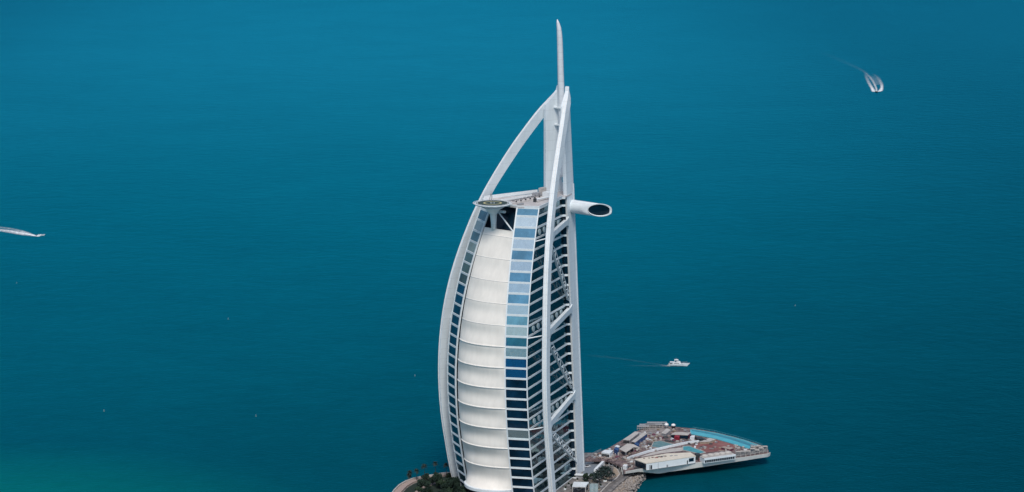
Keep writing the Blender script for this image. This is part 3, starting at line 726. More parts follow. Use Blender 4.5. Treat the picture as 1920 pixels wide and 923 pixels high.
# shore rocks round the left and back of the island
mb = MB()
for i in range(len(shore)-1):
    if i < 4: continue
    for j in range(5):
        p = shore[i].lerp(shore[i+1], r.random()); t_ = (shore[i+1]-shore[i]).normalized(); o_ = Vector((-t_.y, t_.x, 0)); rock(mb, p+o_*r.uniform(.5, 3)+Vector((0, 0, -4.2)), r.uniform(.6, 1.2))
tag(mb.obj('shore_rocks', ROCK), 'low rocks at the waterline below the left sea wall', 'rocks', None, 'stuff')

# ---------------------------------------------------------------- sea terrace
ZT = 9.0
B = lambda x, y, z=ZT: at(x, y, z)
front = [B(1098, 861.8), B(1118, 861.6), B(1138, 862.2), B(1152, 867), B(1166, 874.5), B(1170, 885), B(1196, 880), B(1219, 877), B(1251, 872.5), B(1330, 865.5), B(1400, 856.5), B(1438, 851)]
tipc = [B(1442, 850), B(1441, 844)]
back = [B(1430, 836), B(1417, 831), B(1380, 820), B(1340, 810), B(1300, 803.5), B(1265, 800.5), B(1240, 798), B(1215, 799), B(1199, 806), B(1180, 817), B(1165, 826), B(1140, 841), B(1118, 850), B(1098, 857.5)]
out = front+tipc+back
C0 = sum(out, Vector())/len(out); C0.z = 0
mb = MB(); mb.prism([tuple(p[:2]) for p in out], 7.6, ZT)
TD = thing('sea_terrace', 'broad brown pleasure terrace on piles reaching out over the sea right of the tower', 'terrace', (C0.x, C0.y, 5))
MB().prism([tuple(p[:2]) for p in out], 7.4, ZT).obj('deck', MAUVE, TD)
# white hull-like fascia along the front
fr = dens([B(1172, 884.5), B(1196, 880), B(1219, 877), B(1251, 872.5), B(1330, 865.5), B(1400, 856.5), B(1438, 851), B(1442.5, 849)], 5)
mb = MB(); rings = []
for i, p in enumerate(fr):
    t_ = fr[min(i+1, len(fr)-1)]-fr[max(i-1, 0)]; t_.z = 0; t_.normalize(); o_ = Vector((t_.y, -t_.x, 0))
    dp = interp(p.x, [75, 90, 104, 118, 140, 175], [1.3, 1.8, 5.2, 4.6, 3.2, 2.3])
    rings.append([p+o_*.4+Vector((0, 0, .25)), p+o_*1.0+Vector((0, 0, .25)), p+o_*.6+Vector((0, 0, -dp)), p-o_*1.2+Vector((0, 0, -dp))])
mb.loft(rings); mb.obj('fascia', HULLW, TD)
mb = MB()
for i in range(0, len(out)-1):
    n_ = max(1, int((out[i+1]-out[i]).length/7))
    for k in range(n_):
        p = out[i].lerp(out[i+1], k/n_); c_ = C0; p = p.lerp(c_, .5); mb.tube([Vector((p.x, p.y, -3)), Vector((p.x, p.y, 7.5))], .55, 8)
mb.obj('pile', GREY, TD); 
mb = MB(); mb.prism([tuple(C0.lerp(p, .9)[:2]) for p in out], 5.6, 7.35); mb.obj('deck_beams', DARK, TD)
def sheet(name, pts, m, z=ZT, dz=.02, par=TD): return MB().prism([tuple(B(x, y)[:2]) for x, y in pts], z-.05, z+dz).obj(name, m, par)
sheet('red_floor', ((1293, 838), (1330, 824), (1350, 825), (1375, 832), (1392, 838), (1372, 843), (1322, 849), (1300, 842)), REDB, dz=.03)
sheet('pale_floor', ((1200, 808), (1216, 801), (1245, 800), (1262, 803), (1250, 812), (1232, 818), (1212, 820)), PIER, dz=.03)
sheet('brown_floor', ((1240, 820), (1262, 818), (1286, 826), (1300, 834), (1282, 837), (1250, 826)), MAUVE, dz=.035)
sheet('white_apron', ((1200, 857), (1222, 849), (1260, 841), (1280, 839), (1282, 845), (1240, 850), (1214, 855)), CONC, dz=.04)
# pools: a raised wall ring with water inside
WPOOL = mat('bright_pool_water', (.03, .36, .46), .12, vscale=.15, col2=(.07, .46, .54), bump=.02, bscale=2)
WDEEP = mat('deep_pool_water', (.01, .20, .27), .12, var=.2, vscale=.2)
WPOOL2 = mat('teal_pool_water', (.02, .20, .23), .12, vscale=.3, col2=(.05, .34, .37))
WPOOL3 = mat('shallow_green_pool', (.05, .16, .16), .2, vscale=.2, col2=(.15, .25, .235))
def pool(label, pts, m, rim=.5, h=.45):
    ps = [B(x, y) for x, y in pts]; c_ = sum(ps, Vector())/len(ps)
    t = thing('swimming_pool', label, 'pool', (c_.x, c_.y, ZT))
    MB().prism([tuple(p[:2]) for p in ps], ZT+.04, ZT+h*.7).obj('water', m, t)
    mb = MB(); n = len(ps)
    ar = sum(ps[i].x*ps[(i+1) % n].y-ps[(i+1) % n].x*ps[i].y for i in range(n)); sg = 1 if ar > 0 else -1
    for i in range(n):
        a, b = ps[i], ps[(i+1) % n]; d = (b-a).normalized(); o = Vector((d.y, -d.x, 0))*sg*rim; e = d*rim*.45
        mb.prism([tuple((a-e)[:2]), tuple((b+e)[:2]), tuple((b+e+o)[:2]), tuple((a-e+o)[:2])], ZT+.03, ZT+h+i*.004)
    mb.obj('rim', CYRIM if m is WPOOL else CONC, t)
CYRIM = mat('turquoise_tile', (.10, .36, .42), .4, var=.1)
pool('long turquoise pool curving along the outer edge of the terrace', ((1295, 806.5), (1320, 809.5), (1345, 814.5), (1372, 821), (1396, 828), (1418, 835.5), (1410, 838.5), (1404, 842), (1376, 833.5), (1340, 823), (1318, 819), (1295, 814.5)), WPOOL)
pool('wedge-shaped teal pool in the middle of the terrace behind the cream-roofed hall', ((1281, 838), (1292, 837.5), (1322, 849), (1312, 851.5), (1298, 848.5), (1281, 845)), WPOOL2)
pool('shallow grey-green pool on the inner half of the terrace', ((1226, 829.5), (1238, 827.5), (1263, 834), (1256, 839.5), (1242, 842), (1222, 838.5)), WPOOL3)
sheet('deep_lane', ((1297, 806.9), (1320, 810.1), (1345, 815.2), (1372, 821.8), (1395, 828.7), (1415, 835.6), (1408, 837.9), (1390, 831.8), (1368, 824.5), (1342, 817.4), (1318, 812.3), (1297, 808.9)), WDEEP, dz=.35)
# outer thin channel of the long pool
sheet('overflow_channel', ((1298, 804.6), (1345, 812.2), (1396, 825), (1424, 835), (1419, 835.4), (1393, 826.6), (1343, 813.6), (1298, 806)), CYRIM, dz=.06)

# cream-roofed hall
t = thing('terrace_hall', 'long white hall with cream flat roof on the front edge of the terrace', 'hall', B(1250, 865))
hz = ZT+5.2; hp_ = [B(x, y, hz) for x, y in ((1190.5, 861), (1212, 868.8), (1304, 855.2), (1294, 848.6), (1250, 850.5))]
MB().prism([tuple(p[:2]) for p in hp_], ZT, hz-.5).obj('wall', WHITE2, t)
mb = MB(); c_ = sum(hp_, Vector())/5; mb.prism([tuple((c_+(p-c_)*1.015)[:2]) for p in hp_], hz-.5, hz); rfh = mb.obj('roof', CREAM, t)
def onfront(s0, s1, z0, z1, out_=.12, a=hp_[1], b=hp_[2]):
    d = (b-a); d.z = 0; L = d.length; d.normalize(); o = Vector((d.y, -d.x, 0)); p = a+d*L*s0; q = a+d*L*s1
    return MB().prism([tuple((p-o*.1)[:2]), tuple((p+o*out_)[:2]), tuple((q+o*out_)[:2]), tuple((q-o*.1)[:2])], z0, z1)
onfront(.865, .965, ZT+1.6, ZT+4.1).obj('window', GL_D, t); onfront(.825, .845, ZT+.1, ZT+2.8).obj('door', DARK, t); onfront(.085, .115, ZT+.1, ZT+3.2).obj('door', DARK, t)
onfront(.06, .075, ZT+.1, ZT+3.6, .3).obj('post', GREY, t); onfront(.235, .24, ZT, ZT+4.6, .2).obj('downpipe', GREY, t); onfront(.0, 1, ZT+.02, ZT+.25, .5).obj('plinth', GREY, t)
onfront(.41, .43, ZT+.1, ZT+2, .7).obj('ladder', GREY, t)
onfront(0.03, .97, ZT+.1, ZT+4.4, .12, hp_[0], hp_[1]).obj('end_glazing', GL_D, t)
r = random.Random(4)
for k in range(16):
    p = hp_[0].lerp(hp_[2], r.uniform(.08, .62)).lerp(hp_[3], r.uniform(0, .35)); 
    MB().box(Vector((p.x, p.y, hz+.16)), (r.uniform(.8, 2.6), r.uniform(.4, 1.2), .3), r.uniform(-.3, .8)).obj('roof_clutter', [DARK, MAUVE, REDB, GREY][k % 4], rfh)
# curved white parapet behind the hall
cp = dens([B(1175, 862), B(1195, 855), B(1215, 848.5), B(1238, 843), B(1258, 838.5), B(1275, 834.5), B(1290, 831.8), B(1310, 829.5)], 4)
tag(ribbon(cp, .9, ZT, 1.7).obj('curved_parapet', WHITE), 'long curved white parapet behind the cream-roofed hall', 'wall')
# low wing with row of windows
t = thing('cabana_wing', 'low white wing with dark window strip and domed roof bumps, right of the hall', 'building', B(1345, 856))
wq = [B(x, y, ZT+3.7) for x, y in ((1312, 855.5), (1320, 860), (1379, 852), (1369, 847), (1335, 850))]
MB().prism([tuple(p[:2]) for p in wq], ZT, ZT+3.2).obj('wall', WHITE2, t)
MB().prism([tuple(p[:2]) for p in wq], ZT+3.2, ZT+3.7).obj('roof', CONC, t)
a, b = wq[1], wq[2]
for k in range(14):
    s0 = .03+k*.068
    onfront(s0, s0+.055, ZT+.5, ZT+2.3, .12, a, b).obj('window', GL_D, t)
onfront(0, 1, ZT+2.4, ZT+3.8, .5, a, b).obj('canopy', WHITE2, t)
for k in range(5):
    p = wq[0].lerp(wq[3], .12+.19*k)+Vector((1, -1.2, 0)); MB().lathe(Vector((p.x, p.y, ZT+3.7)), [(2.7, .0), (2.4, .6), (1.5, 1.1), (.2, 1.3)], 14).obj('roof_dome', CONC, t, True)
tag(MB().box(B(1308, 861)+Vector((0, 0, 2)), (3.2, 4.5, 4), .15).obj('service_block', DARK), 'dark service block wedged between the hall and the low wing', 'service block')
tag(MB().box(B(1316, 864)+Vector((0, 0, 1)), (4.6, 2, 2), .15).obj('brown_partition', REDB), 'red-brown partition beside the dark service block', 'partition')
# scaffolding along the right end
SC = 'scaffold bay of grey poles and sheets at the right end of the terrace'
sp = [B(x, y) for x, y in ((1384, 857.0), (1393, 855.6), (1402, 854.2), (1411, 852.8), (1419, 851.4), (1427, 850), (1434, 848.6), (1412, 842), (1422, 843), (1431, 844.5))]
r = random.Random(9)
for i, p in enumerate(sp):
    t = thing('scaffold', SC, 'scaffold', p, 'scaffold bays at the right end of the terrace'); mb = MB(); wx, wy, hh = 3.4, 2.4, r.uniform(3.2, 4.8) if i < 7 else r.uniform(2, 3)
    for x in (-wx/2, wx/2):
        for y in (-wy/2, wy/2): mb.tube([p+Vector((x, y, 0)), p+Vector((x, y, hh))], .13, 4)
    for z in (1.4, 2.8, hh):
        for y in (-wy/2, wy/2): mb.tube([p+Vector((-wx/2, y, z)), p+Vector((wx/2, y, z))], .11, 4)
        for x in (-wx/2, wx/2): mb.tube([p+Vector((x, -wy/2, z)), p+Vector((x, wy/2, z))], .11, 4)
    mb.tube([p+Vector((-wx/2, -wy/2, 0)), p+Vector((wx/2, -wy/2, hh))], .11, 4); mb.obj('frame', CONC, t)
    MB().box(p+Vector((0, wy/2-.3, hh*.45)), (wx*.9, .1, hh*.8)).obj('sheet', GREY, t)
    MB().box(p+Vector((0, 0, hh-.15)), (wx, wy, .12)).obj('platform', CONC, t)

# sheds at the inner end
def shed(name, label, roofpts, h, rm, wm, cat='shed', group=None, extra=None):
    q = [B(x, y, ZT+h) for x, y in roofpts]; c_ = sum(q, Vector())/len(q); t = thing(name, label, cat, (c_.x, c_.y, ZT), group)
    MB().prism([tuple((c_+(p-c_)*.96)[:2]) for p in q], ZT, ZT+h-.3).obj('wall', wm, t); MB().prism([tuple(p[:2]) for p in q], ZT+h-.3, ZT+h).obj('roof', rm, t)
    for k in range(5):
        if extra: p = q[extra[0]].lerp(q[extra[1]], (k+.7)/5.6); pc = c_+(p-c_)*.965; MB().box(Vector((pc.x, pc.y-.08, ZT+h*.45)), (1.1, .3, h*.55)).obj('opening', DARK, t)
    return t, q
shed('long_shed', 'long pale shed nearest the sea at the inner end of the terrace', ((1168, 824.5), (1180.5, 825.5), (1199.5, 811), (1191, 809)), 3.2, CONC, GREY, extra=(0, 1))
shed('long_shed', 'long pale shed with blue end, second from the sea', ((1184, 828), (1191, 829.5), (1214, 812.5), (1206, 811)), 3.6, CONC, BLUE, extra=(0, 1))
shed('white_hut', 'white hut with dark doorway nearest the tower on the terrace', ((1127.5, 848), (1134, 843.5), (1150, 844.5), (1144, 850.5)), 3.6, WHITE2, WHITE2, 'hut', extra=(0, 3))
shed('blue_container', 'blue container beside the white hut', ((1151, 841.5), (1156, 838), (1162, 841), (1158, 845)), 3.6, BLUE, BLUE, 'container')
shed('blue_container', 'bright blue container behind the bent white canopy', ((1189, 831.5), (1193, 829.5), (1199, 832.5), (1195, 835)), 3.2, BLUE, BLUE, 'container')
shed('blue_container', 'darker blue container just below the long sheds', ((1191, 834.8), (1195, 833), (1198, 835.5), (1194, 837.5)), 2.6, BLUE, DARK, 'container')
t = thing('bent_canopy', 'bent white canopy over a dark stand between the white hut and the long sheds', 'canopy', B(1172, 843))
cq = [B(1161, 842.5, ZT+3.6), B(1176, 832.5, ZT+4.2), B(1187, 833.5, ZT+4.2), B(1188.5, 840, ZT+2.4)]; cw = [p+Vector((4.5, -7.5, -.5)) for p in cq]; cw[3] = cq[3]+Vector((2, -5, -1)); 
mb = MB(); mb.loft([[cq[i], cw[i], cw[i]+Vector((0, 0, .3)), cq[i]+Vector((0, 0, .3))] for i in range(4)]); mb.obj('roof', CONC, t)
for p in cq[:3]+cw[:3]: MB().tube([Vector((p.x, p.y, ZT)), p], .2, 5).obj('post', GREY, t)
MB().box(B(1174, 843)+Vector((0, 0, 1.2)), (9, 3, 2.4), .3).obj('stand', DARK, t)
shed('white_cabin', 'small white cabin left of the bent canopy', ((1152, 836.5), (1158, 834.5), (1163, 837), (1158, 839)), 2.6, WHITE2, CONC, 'cabin')
shed('flat_canopy', 'flat grey canopy over dark bays beside the red cabins', ((1258, 814.5), (1266, 810), (1295, 811), (1290, 816)), 3.4, CONC, GL_D, 'canopy')
shed('red_cabin', 'bright red cabin in front of the flat grey canopy', ((1264, 818), (1267, 816), (1275, 817), (1273, 820.5)), 3., RED, RED, 'cabin')
shed('red_cabin', 'dull maroon cabin at the right end of the flat grey canopy', ((1287, 815), (1290, 812.5), (1296, 813.5), (1294, 817)), 3., MAROON, MAROON, 'cabin')
shed('white_cabin', 'small white cabin between the maroon cabin and the long pool', ((1293.5, 819.5), (1297, 816.5), (1303, 816.5), (1302, 820.5)), 2.6, BOATW, WHITE2, 'cabin')
shed('grey_shelter', 'grey sloped shelter on the back edge left of the two domes', ((1240, 812), (1250, 803), (1258, 806), (1248, 814)), 2.2, CONC, GREY, 'shelter')
shed('dark_pavilion', 'low dark pavilion between the red cabins and the long pool', ((1302, 818), (1316, 820), (1326, 825), (1308, 823)), 2., DARK, GL_D, 'pavilion')
shed('stone_shelter', 'beige low shelter above the red paving', ((1312, 828.5), (1330, 821.5), (1342, 823.5), (1330, 828)), 1.8, CONC, SAND, 'shelter')
shed('stone_shelter', 'pinkish low shelter at the right end of the red paving', ((1352, 838.5), (1358, 836.8), (1376, 840), (1368, 842.5)), 1.9, PAVE, MAROON, 'shelter')
shed('white_kiosk', 'white kiosk by the terrace entrance, next to the last gate post', ((1167.5, 873.5), (1170, 870.5), (1177, 871.5), (1174.5, 875)), 2.6, BOATW, WHITE2, 'kiosk')
for (x, y, m, lb) in ((1249.5, 803, GREY, 'pale grey dome on a post at the back edge of the terrace'), (1262.5, 804, BLACKH, 'white-topped dome on a dark drum at the back edge of the terrace')):
    p = B(x, y); t = thing('dome_lantern', lb, 'dome', p)
    MB().lathe(p, [(1.2, 0), (1.4, 1.6), (1.7, 2.4)], 14).obj('drum', m, t, True); MB().lathe(p, [(1.75, 2.4), (1.6, 3.1), (1.0, 3.7), (.1, 3.95)], 14).obj('dome', BOATW, t, True)
# back-edge platforms (white frames along the shore side)
for i, (x, y, wd) in enumerate(((1232, 799.5, 15), (1214, 803.5, 12), (1206, 806.5, 9), (1226, 802.8, 13))):
    p = B(x, y); t = thing('pergola', ('pale frame farthest out on the back edge of the terrace', 'pale frame above the end of the long sheds', 'smallest pale frame touching the long shed roof', 'pale frame just inside the farthest one')[i], 'pergola', p, 'pale frames on the back edge')
    mb = MB()
    for k in range(7): mb.tube([p+Vector((-wd/2+wd*k/6, 0, 0)), p+Vector((-wd/2+wd*k/6, 0, 2.6))], .14, 4)
    for z in (1.3, 2.6): mb.tube([p+Vector((-wd/2, 0, z)), p+Vector((wd/2, 0, z))], .15, 4); mb.tube([p+Vector((-wd/2, 3, z)), p+Vector((wd/2, 3, z))], .15, 4)
    mb.obj('frame', CONC, t); MB().box(p+Vector((0, 1.5, 2.7)), (wd, 2.6, .12)).obj('slats', GREY, t)
# railings
RL = dens([B(1098, 860), B(1118, 850), B(1127, 846)], 5)
t = thing('railing', 'thin grey railing on the seaward edge by the mast', 'railing', RL[0]); mb = MB()
for p in RL: mb.tube([p, p+Vector((0, 0, 1.6))], .1, 4)
mb.obj('post', GREY, t)
for z in (.8, 1.6): MB().tube([p+Vector((0, 0, z)) for p in RL], .09, 4).obj('rail', GREY, t)
t = thing('railing', 'thin pale railing on the outer edge beyond the long pool', 'railing', B(1380, 820)); RL = dens([B(1299, 803.7), B(1340, 810.2), B(1380, 820.2), B(1417, 831.2), B(1429, 836)], 8); mb = MB()
for p in RL: mb.tube([p, p+Vector((0, 0, 1.2))], .07, 4)
mb.obj('post', CYRIM, t); MB().tube([p+Vector((0, 0, 1.2)) for p in RL], .08, 4).obj('rail', CYRIM, t)
# building-site clutter, each pile its own thing
r = random.Random(21); spots = []
zones = [(1130, 1200, 836, 866, 60), (1195, 1240, 812, 846, 60), (1232, 1300, 806, 834, 46), (1300, 1376, 824, 846, 26), (1376, 1432, 833, 848, 26), (1172, 1216, 862, 880, 34), (1104, 1135, 851, 860, 16)]
outp = [C0.lerp(p, .95) for p in out]
hallp = [Vector((p.x, p.y, 0)) for p in hp_]
poolp = [[B(x, y) for x, y in q] for q in (((1295, 806), (1345, 813), (1420, 835), (1404, 843), (1340, 824), (1295, 816)), ((1280, 836), (1293, 836), (1324, 850), (1312, 853), (1280, 847)), ((1222, 830), (1238, 826), (1266, 833), (1256, 842), (1240, 844), (1218, 840)))]
CL_ = []
kinds = [('crate', 'crate'), ('pallet_stack', 'pallets'), ('tarpaulin_heap', 'tarpaulin'), ('timber_pile', 'timber')]
mats_ = {'crate': (WHITE2, CONC, GREY), 'pallet_stack': (SAND, PAVE, CONC), 'tarpaulin_heap': (MAROON, DARK, MAUVE, DARK), 'timber_pile': (CONC, PAVE, GREY)}
lab = {'crate': 'pale box lying among the building-site clutter of the terrace', 'pallet_stack': 'beige stack of boards among the building-site clutter of the terrace', 'tarpaulin_heap': 'dark covered heap among the building-site clutter of the terrace', 'timber_pile': 'loose pile of long pieces among the building-site clutter of the terrace'}
for x0, x1, y0, y1, n in zones:
    k = 0; tr_ = 0
    while k < n and tr_ < 2000:
        tr_ += 1; p = B(r.uniform(x0, x1), r.uniform(y0, y1))
        if not inside(p, outp) or inside(p, hallp) or any(inside(p, q) for q in poolp) or any((p-q).length < 1.8 for q in spots): continue
        spots.append(p); k += 1; kd, ct = r.choice(kinds); m = r.choice(mats_[kd]); mb = MB(); rz = r.choice((AX, AX+pi/2, .15, .15+pi/2))+r.uniform(-.3, .3)
        if kd == 'crate':
            d = (r.uniform(1, 2.6), r.uniform(.8, 1.6), r.uniform(.6, 1.5)); mb.box(p+Vector((0, 0, d[2]/2)), d, rz); mb.box(p+Vector((0, 0, d[2]+.06)), (d[0]+.15, d[1]+.15, .1), rz)
        elif kd == 'pallet_stack':
            for q in range(r.randint(2, 5)): mb.box(p+Vector((r.uniform(-.1, .1), 0, .12+q*.26)), (r.uniform(1.4, 2.6), 1.3, .18), rz+r.uniform(-.1, .1))
        elif kd == 'tarpaulin_heap':
            a_, h_ = r.uniform(.8, 1.6), r.uniform(.7, 1.5); mb.loft([[p+Vector((a_*s*cos(j*pi/4)*r.uniform(.85, 1.15)*1.4, a_*s*sin(j*pi/4), z*h_)) for j in range(8)] for s, z in ((1, 0), (.9, .45), (.55, .85), (.15, 1))])
        else:
            for q in range(r.randint(3, 6)): mb.box(p+Vector((r.uniform(-.5, .5), r.uniform(-.5, .5), .12+q*.16)), (r.uniform(2.2, 4.5), .22, .16), rz+r.uniform(-.25, .25))
        o = mb.obj(kd, m); CL_.append((o, kd, m.name, (x0, y0), p)); tag(o, lab[kd], ct, {'crate': 'pale boxes', 'pallet_stack': 'stacks of boards', 'tarpaulin_heap': 'covered heaps', 'timber_pile': 'piles of long pieces'}[kd]+' on the terrace')

# ---------------------------------------------------------------- boats, wakes, buoys
def foam_mat(name, dens_, sc, col=(.86, .9, .93)):
    m = bpy.data.materials.new(name); m.use_nodes = True; n = m.node_tree; N = n.nodes.new; Lk = n.links.new
    b = n.nodes['Principled BSDF']; b.inputs['Base Color'].default_value = (*col, 1); b.inputs['Roughness'].default_value = .9; b.inputs['Specular IOR Level'].default_value = .1
    at_ = N('ShaderNodeAttribute'); at_.attribute_name = 'cover'; tc = N('ShaderNodeTexCoord'); t = N('ShaderNodeTexNoise'); t.inputs['Scale'].default_value = sc; t.inputs['Detail'].default_value = 6; t.inputs['Roughness'].default_value = .7
    Lk(tc.outputs['Object'], t.inputs[0]); r_ = N('ShaderNodeMapRange'); r_.inputs[1].default_value = .35; r_.inputs[2].default_value = .62; r_.inputs[3].default_value = .3; r_.inputs[4].default_value = 1.25; Lk(t.outputs[0], r_.inputs[0])
    mu = N('ShaderNodeMath'); mu.operation = 'MULTIPLY'; mu.use_clamp = True; Lk(r_.outputs[0], mu.inputs[0]); Lk(at_.outputs['Fac'], mu.inputs[1])
    m2 = N('ShaderNodeMath'); m2.operation = 'MULTIPLY'; m2.use_clamp = True; m2.inputs[1].default_value = dens_; Lk(mu.outputs[0], m2.inputs[0]); Lk(m2.outputs[0], b.inputs['Alpha']); return m
FOAM = foam_mat('wake_foam', 1.0, .25)
def wake(label, tracks, name='wake'):
    """tracks: list of (points, half-widths, cover) on the water surface"""
    vs = []; fs = []; cov = []
    for ti, (pts, hw, cv) in enumerate(tracks):
        n = 36; P_ = []
        ts = [i/(len(pts)-1) for i in range(len(pts))]
        fx = smooth_tab(ts, [p.x for p in pts]); fy = smooth_tab(ts, [p.y for p in pts]); fw = smooth_tab(ts, hw); fc = smooth_tab(ts, cv)
        k0 = len(vs)
        for i in range(n+1):
            s = i/n; e = .01; dx = fx(min(1, s+e))-fx(max(0, s-e)); dy = fy(min(1, s+e))-fy(max(0, s-e)); L = sqrt(dx*dx+dy*dy) or 1
            for j in range(5):
                u = (j-2)/2; q = fw(s)*u; vs.append((fx(s)-dy/L*q, fy(s)+dx/L*q, .05+.02*ti+.25*(1-abs(u))*max(0, min(1, fc(s))))); cov.append(max(0, min(1.3, fc(s)))*(0 if abs(u) > .9 else .75 if abs(u) > .3 else 1))
        for i in range(n):
            for j in range(4): a = k0+i*5+j; fs.append((a, a+5, a+6, a+1))
    me = bpy.data.meshes.new(name); me.from_pydata(vs, [], fs); at_ = me.attributes.new('cover', 'FLOAT', 'POINT')
    for i, c in enumerate(cov): at_.data[i].value = c
    me.materials.append(FOAM); o = bpy.data.objects.new(name, me); C.objects.link(o); tag(o, label, 'wake', None, 'stuff'); return o
W = lambda x, y: at(x, y, 0)
# far right speedboat comes towards the camera
wake('white double wake fanning behind the far right speedboat', [
    ([W(1644, 172.5), W(1642.5, 165), W(1638, 155), W(1632, 146), W(1624, 138)], [1.6, 2.2, 2.6, 3, 3], [.95, .7, .5, .35, .1]),
    ([W(1643, 172), W(1638.5, 171.5), W(1635.5, 166), W(1629.5, 156), W(1625.5, 147), W(1622, 138)], [2.2, 4.2, 3.4, 3.4, 3.6, 3], [1.2, 1.3, 1.0, .5, .25, .03]),
    ([W(1645, 172), W(1650.5, 170.5), W(1653.5, 164), W(1652, 156), W(1646, 146), W(1637, 138)], [2.2, 4.2, 3, 3.6, 3.6, 3], [1.2, 1.3, .9, .4, .18, .0]),
    ([W(1633, 158), W(1646, 158), W(1640, 148), W(1630, 140)], [5, 7, 7, 6], [.0, .14, .1, .0]),
    ([W(1626, 139), W(1616, 132), W(1600, 124), W(1580, 115), W(1555, 104), W(1535, 96)], [3, 5, 7, 9, 11, 12], [.12, .04, .018, .008, .003, 0])])
wake('white wake behind the speedboat at the left edge', [
    ([W(77, 442.2), W(70, 443.3), W(55, 440), W(35, 436.5), W(15, 433), W(-10, 430)], [.8, 1.8, 4.5, 5.5, 5.5, 6], [.9, 1.3, 1.3, 1.1, .8, .5]),
    ([W(66, 442), W(48, 436), W(30, 431.5), W(12, 428), W(-10, 426)], [1.0, 3.6, 4.5, 4.5, 6], [.5, .6, .35, .3, .3]),
    ([W(60, 443), W(40, 440), W(20, 436), W(0, 432.5), W(-12, 431)], [1, 3, 4, 5, 5], [.4, .55, .55, .5, .4])])
wake('thin pale wake trailing left from the white motor yacht', [
    ([W(1257, 686), W(1250, 685.6), W(1235, 683.5), W(1205, 679), W(1165, 673), W(1120, 668), W(1098, 666)], [1.2, 1.4, 1.8, 2.5, 3.5, 4.5, 5], [.9, .35, .05, .02, .015, .01, .0]),
    ([W(1257, 687), W(1240, 686.5), W(1210, 686), W(1170, 686)], [.8, 1.5, 2.5, 3], [.5, .08, .03, 0])])

def hull(L, Bm, Hh, bowrise=.35):
    rings = []; n = 14
    for i in range(n+1):
        s = i/n; x = -L/2+L*s; wd = Bm/2*(1 if s < .45 else max(.03, 1-((s-.45)/.55)**2.0)); top = Hh*(1+bowrise*s*s); kl = -.35+.9*max(0, s-.75)**1.2*Hh
        rings.append([Vector((x, -wd, top)), Vector((x-.1*L*(0) , -wd*.82, Hh*.35)), Vector((x, -wd*.35, kl)), Vector((x, wd*.35, kl)), Vector((x, wd*.82, Hh*.35)), Vector((x, wd, top))])
    rings[-1] = [v+Vector((L*.11*(v.z/Hh), 0, 0)) for v in rings[-1]]
    return MB().loft(rings)
def place(mb, p, rz, name, m, par, smooth=False):
    R = Matrix.Rotation(rz, 3, 'Z'); mb.v = [tuple(Vector(p)+R @ Vector(v)) for v in mb.v]; return mb.obj(name, m, par, smooth)
# motor yacht
p = W(1271, 686.5); rz = radians(-4); t = thing('motor_yacht', 'white two-deck motor yacht cruising right of the tower', 'yacht', p)
place(hull(15.6, 4.6, 1.9, .45), p, rz, 'hull', BOATW, t)
mb = MB(); pr = [(-4.6, 1.95), (-4.3, 3.3), (1.6, 3.3), (3.6, 2.55), (4.2, 2.1)]; mb.loft([[Vector((x, -1.85, z)) for x, z in pr], [Vector((x, 1.85, z)) for x, z in pr]]); place(mb, p, rz, 'cabin', BOATW, t)
mb = MB(); mb.box((-1.2, 0, 2.75), (4.6, 3.78, .5)); place(mb, p, rz, 'cabin_window', BOATD, t)
mb = MB(); mb.box((3.0, 0, 2.78), (1.4, 2.8, .3), 0, .33); place(mb, p, rz, 'windscreen', BOATD, t)
mb = MB(); mb.box((-3.9, 0, 3.42), (5.8, 3.7, .16)); mb.box((0, 0, 3.38), (3.4, 3.2, .3)); place(mb, p, rz, 'upper_deck', BOATW, t)
mb = MB(); mb.box((-.4, 0, 4.0), (1.9, 2.6, .7)); mb.box((1.2, 0, 3.85), (1.8, 2.5, .45), 0, .3); place(mb, p, rz, 'helm_console', BOATW, t)
mb = MB(); mb.box((-1.0, 0, 4.5), (1.6, 2.4, .5)); place(mb, p, rz, 'flybridge_opening', BOATD, t)
mb = MB(); mb.box((-1.3, 0, 5.35), (3.4, 3.0, .35)); 
for sx in (-2.6, -.1):
    for sy in (-1.2, 1.2): mb.tube([(sx-.5, sy, 3.45), (sx, sy, 5.3)], .12, 5)
place(mb, p, rz, 'hardtop', BOATW, t)
mb = MB(); mb.tube([(-1.6, 0, 5.5), (-1.8, 0, 7.0)], .06, 4); mb.lathe((-1.2, 0, 5.5), [(.1, 0), (.4, .15), (.3, .5), (.05, .6)], 8); place(mb, p, rz, 'radar_mast', BOATW, t)
mb = MB(); mb.box((-6.6, 0, 2.0), (2.4, 3.6, .12)); mb.box((-7.9, 0, .55), (1.4, 3.8, .2)); place(mb, p, rz, 'aft_deck', CONC, t)
mb = MB(); pts = [Vector((2.5+k*.9, -1.75*(1-(k/6)**2)-.03, 2.95+.1*k)) for k in range(7)]
for sg in (1, -1): q = [Vector((v.x, v.y*sg, v.z+.25)) for v in pts]; mb.tube(q, .05, 4); [mb.tube([v, v-Vector((0, 0, .6))], .04, 4) for v in q]
place(mb, p, rz, 'bow_rail', GREY, t)
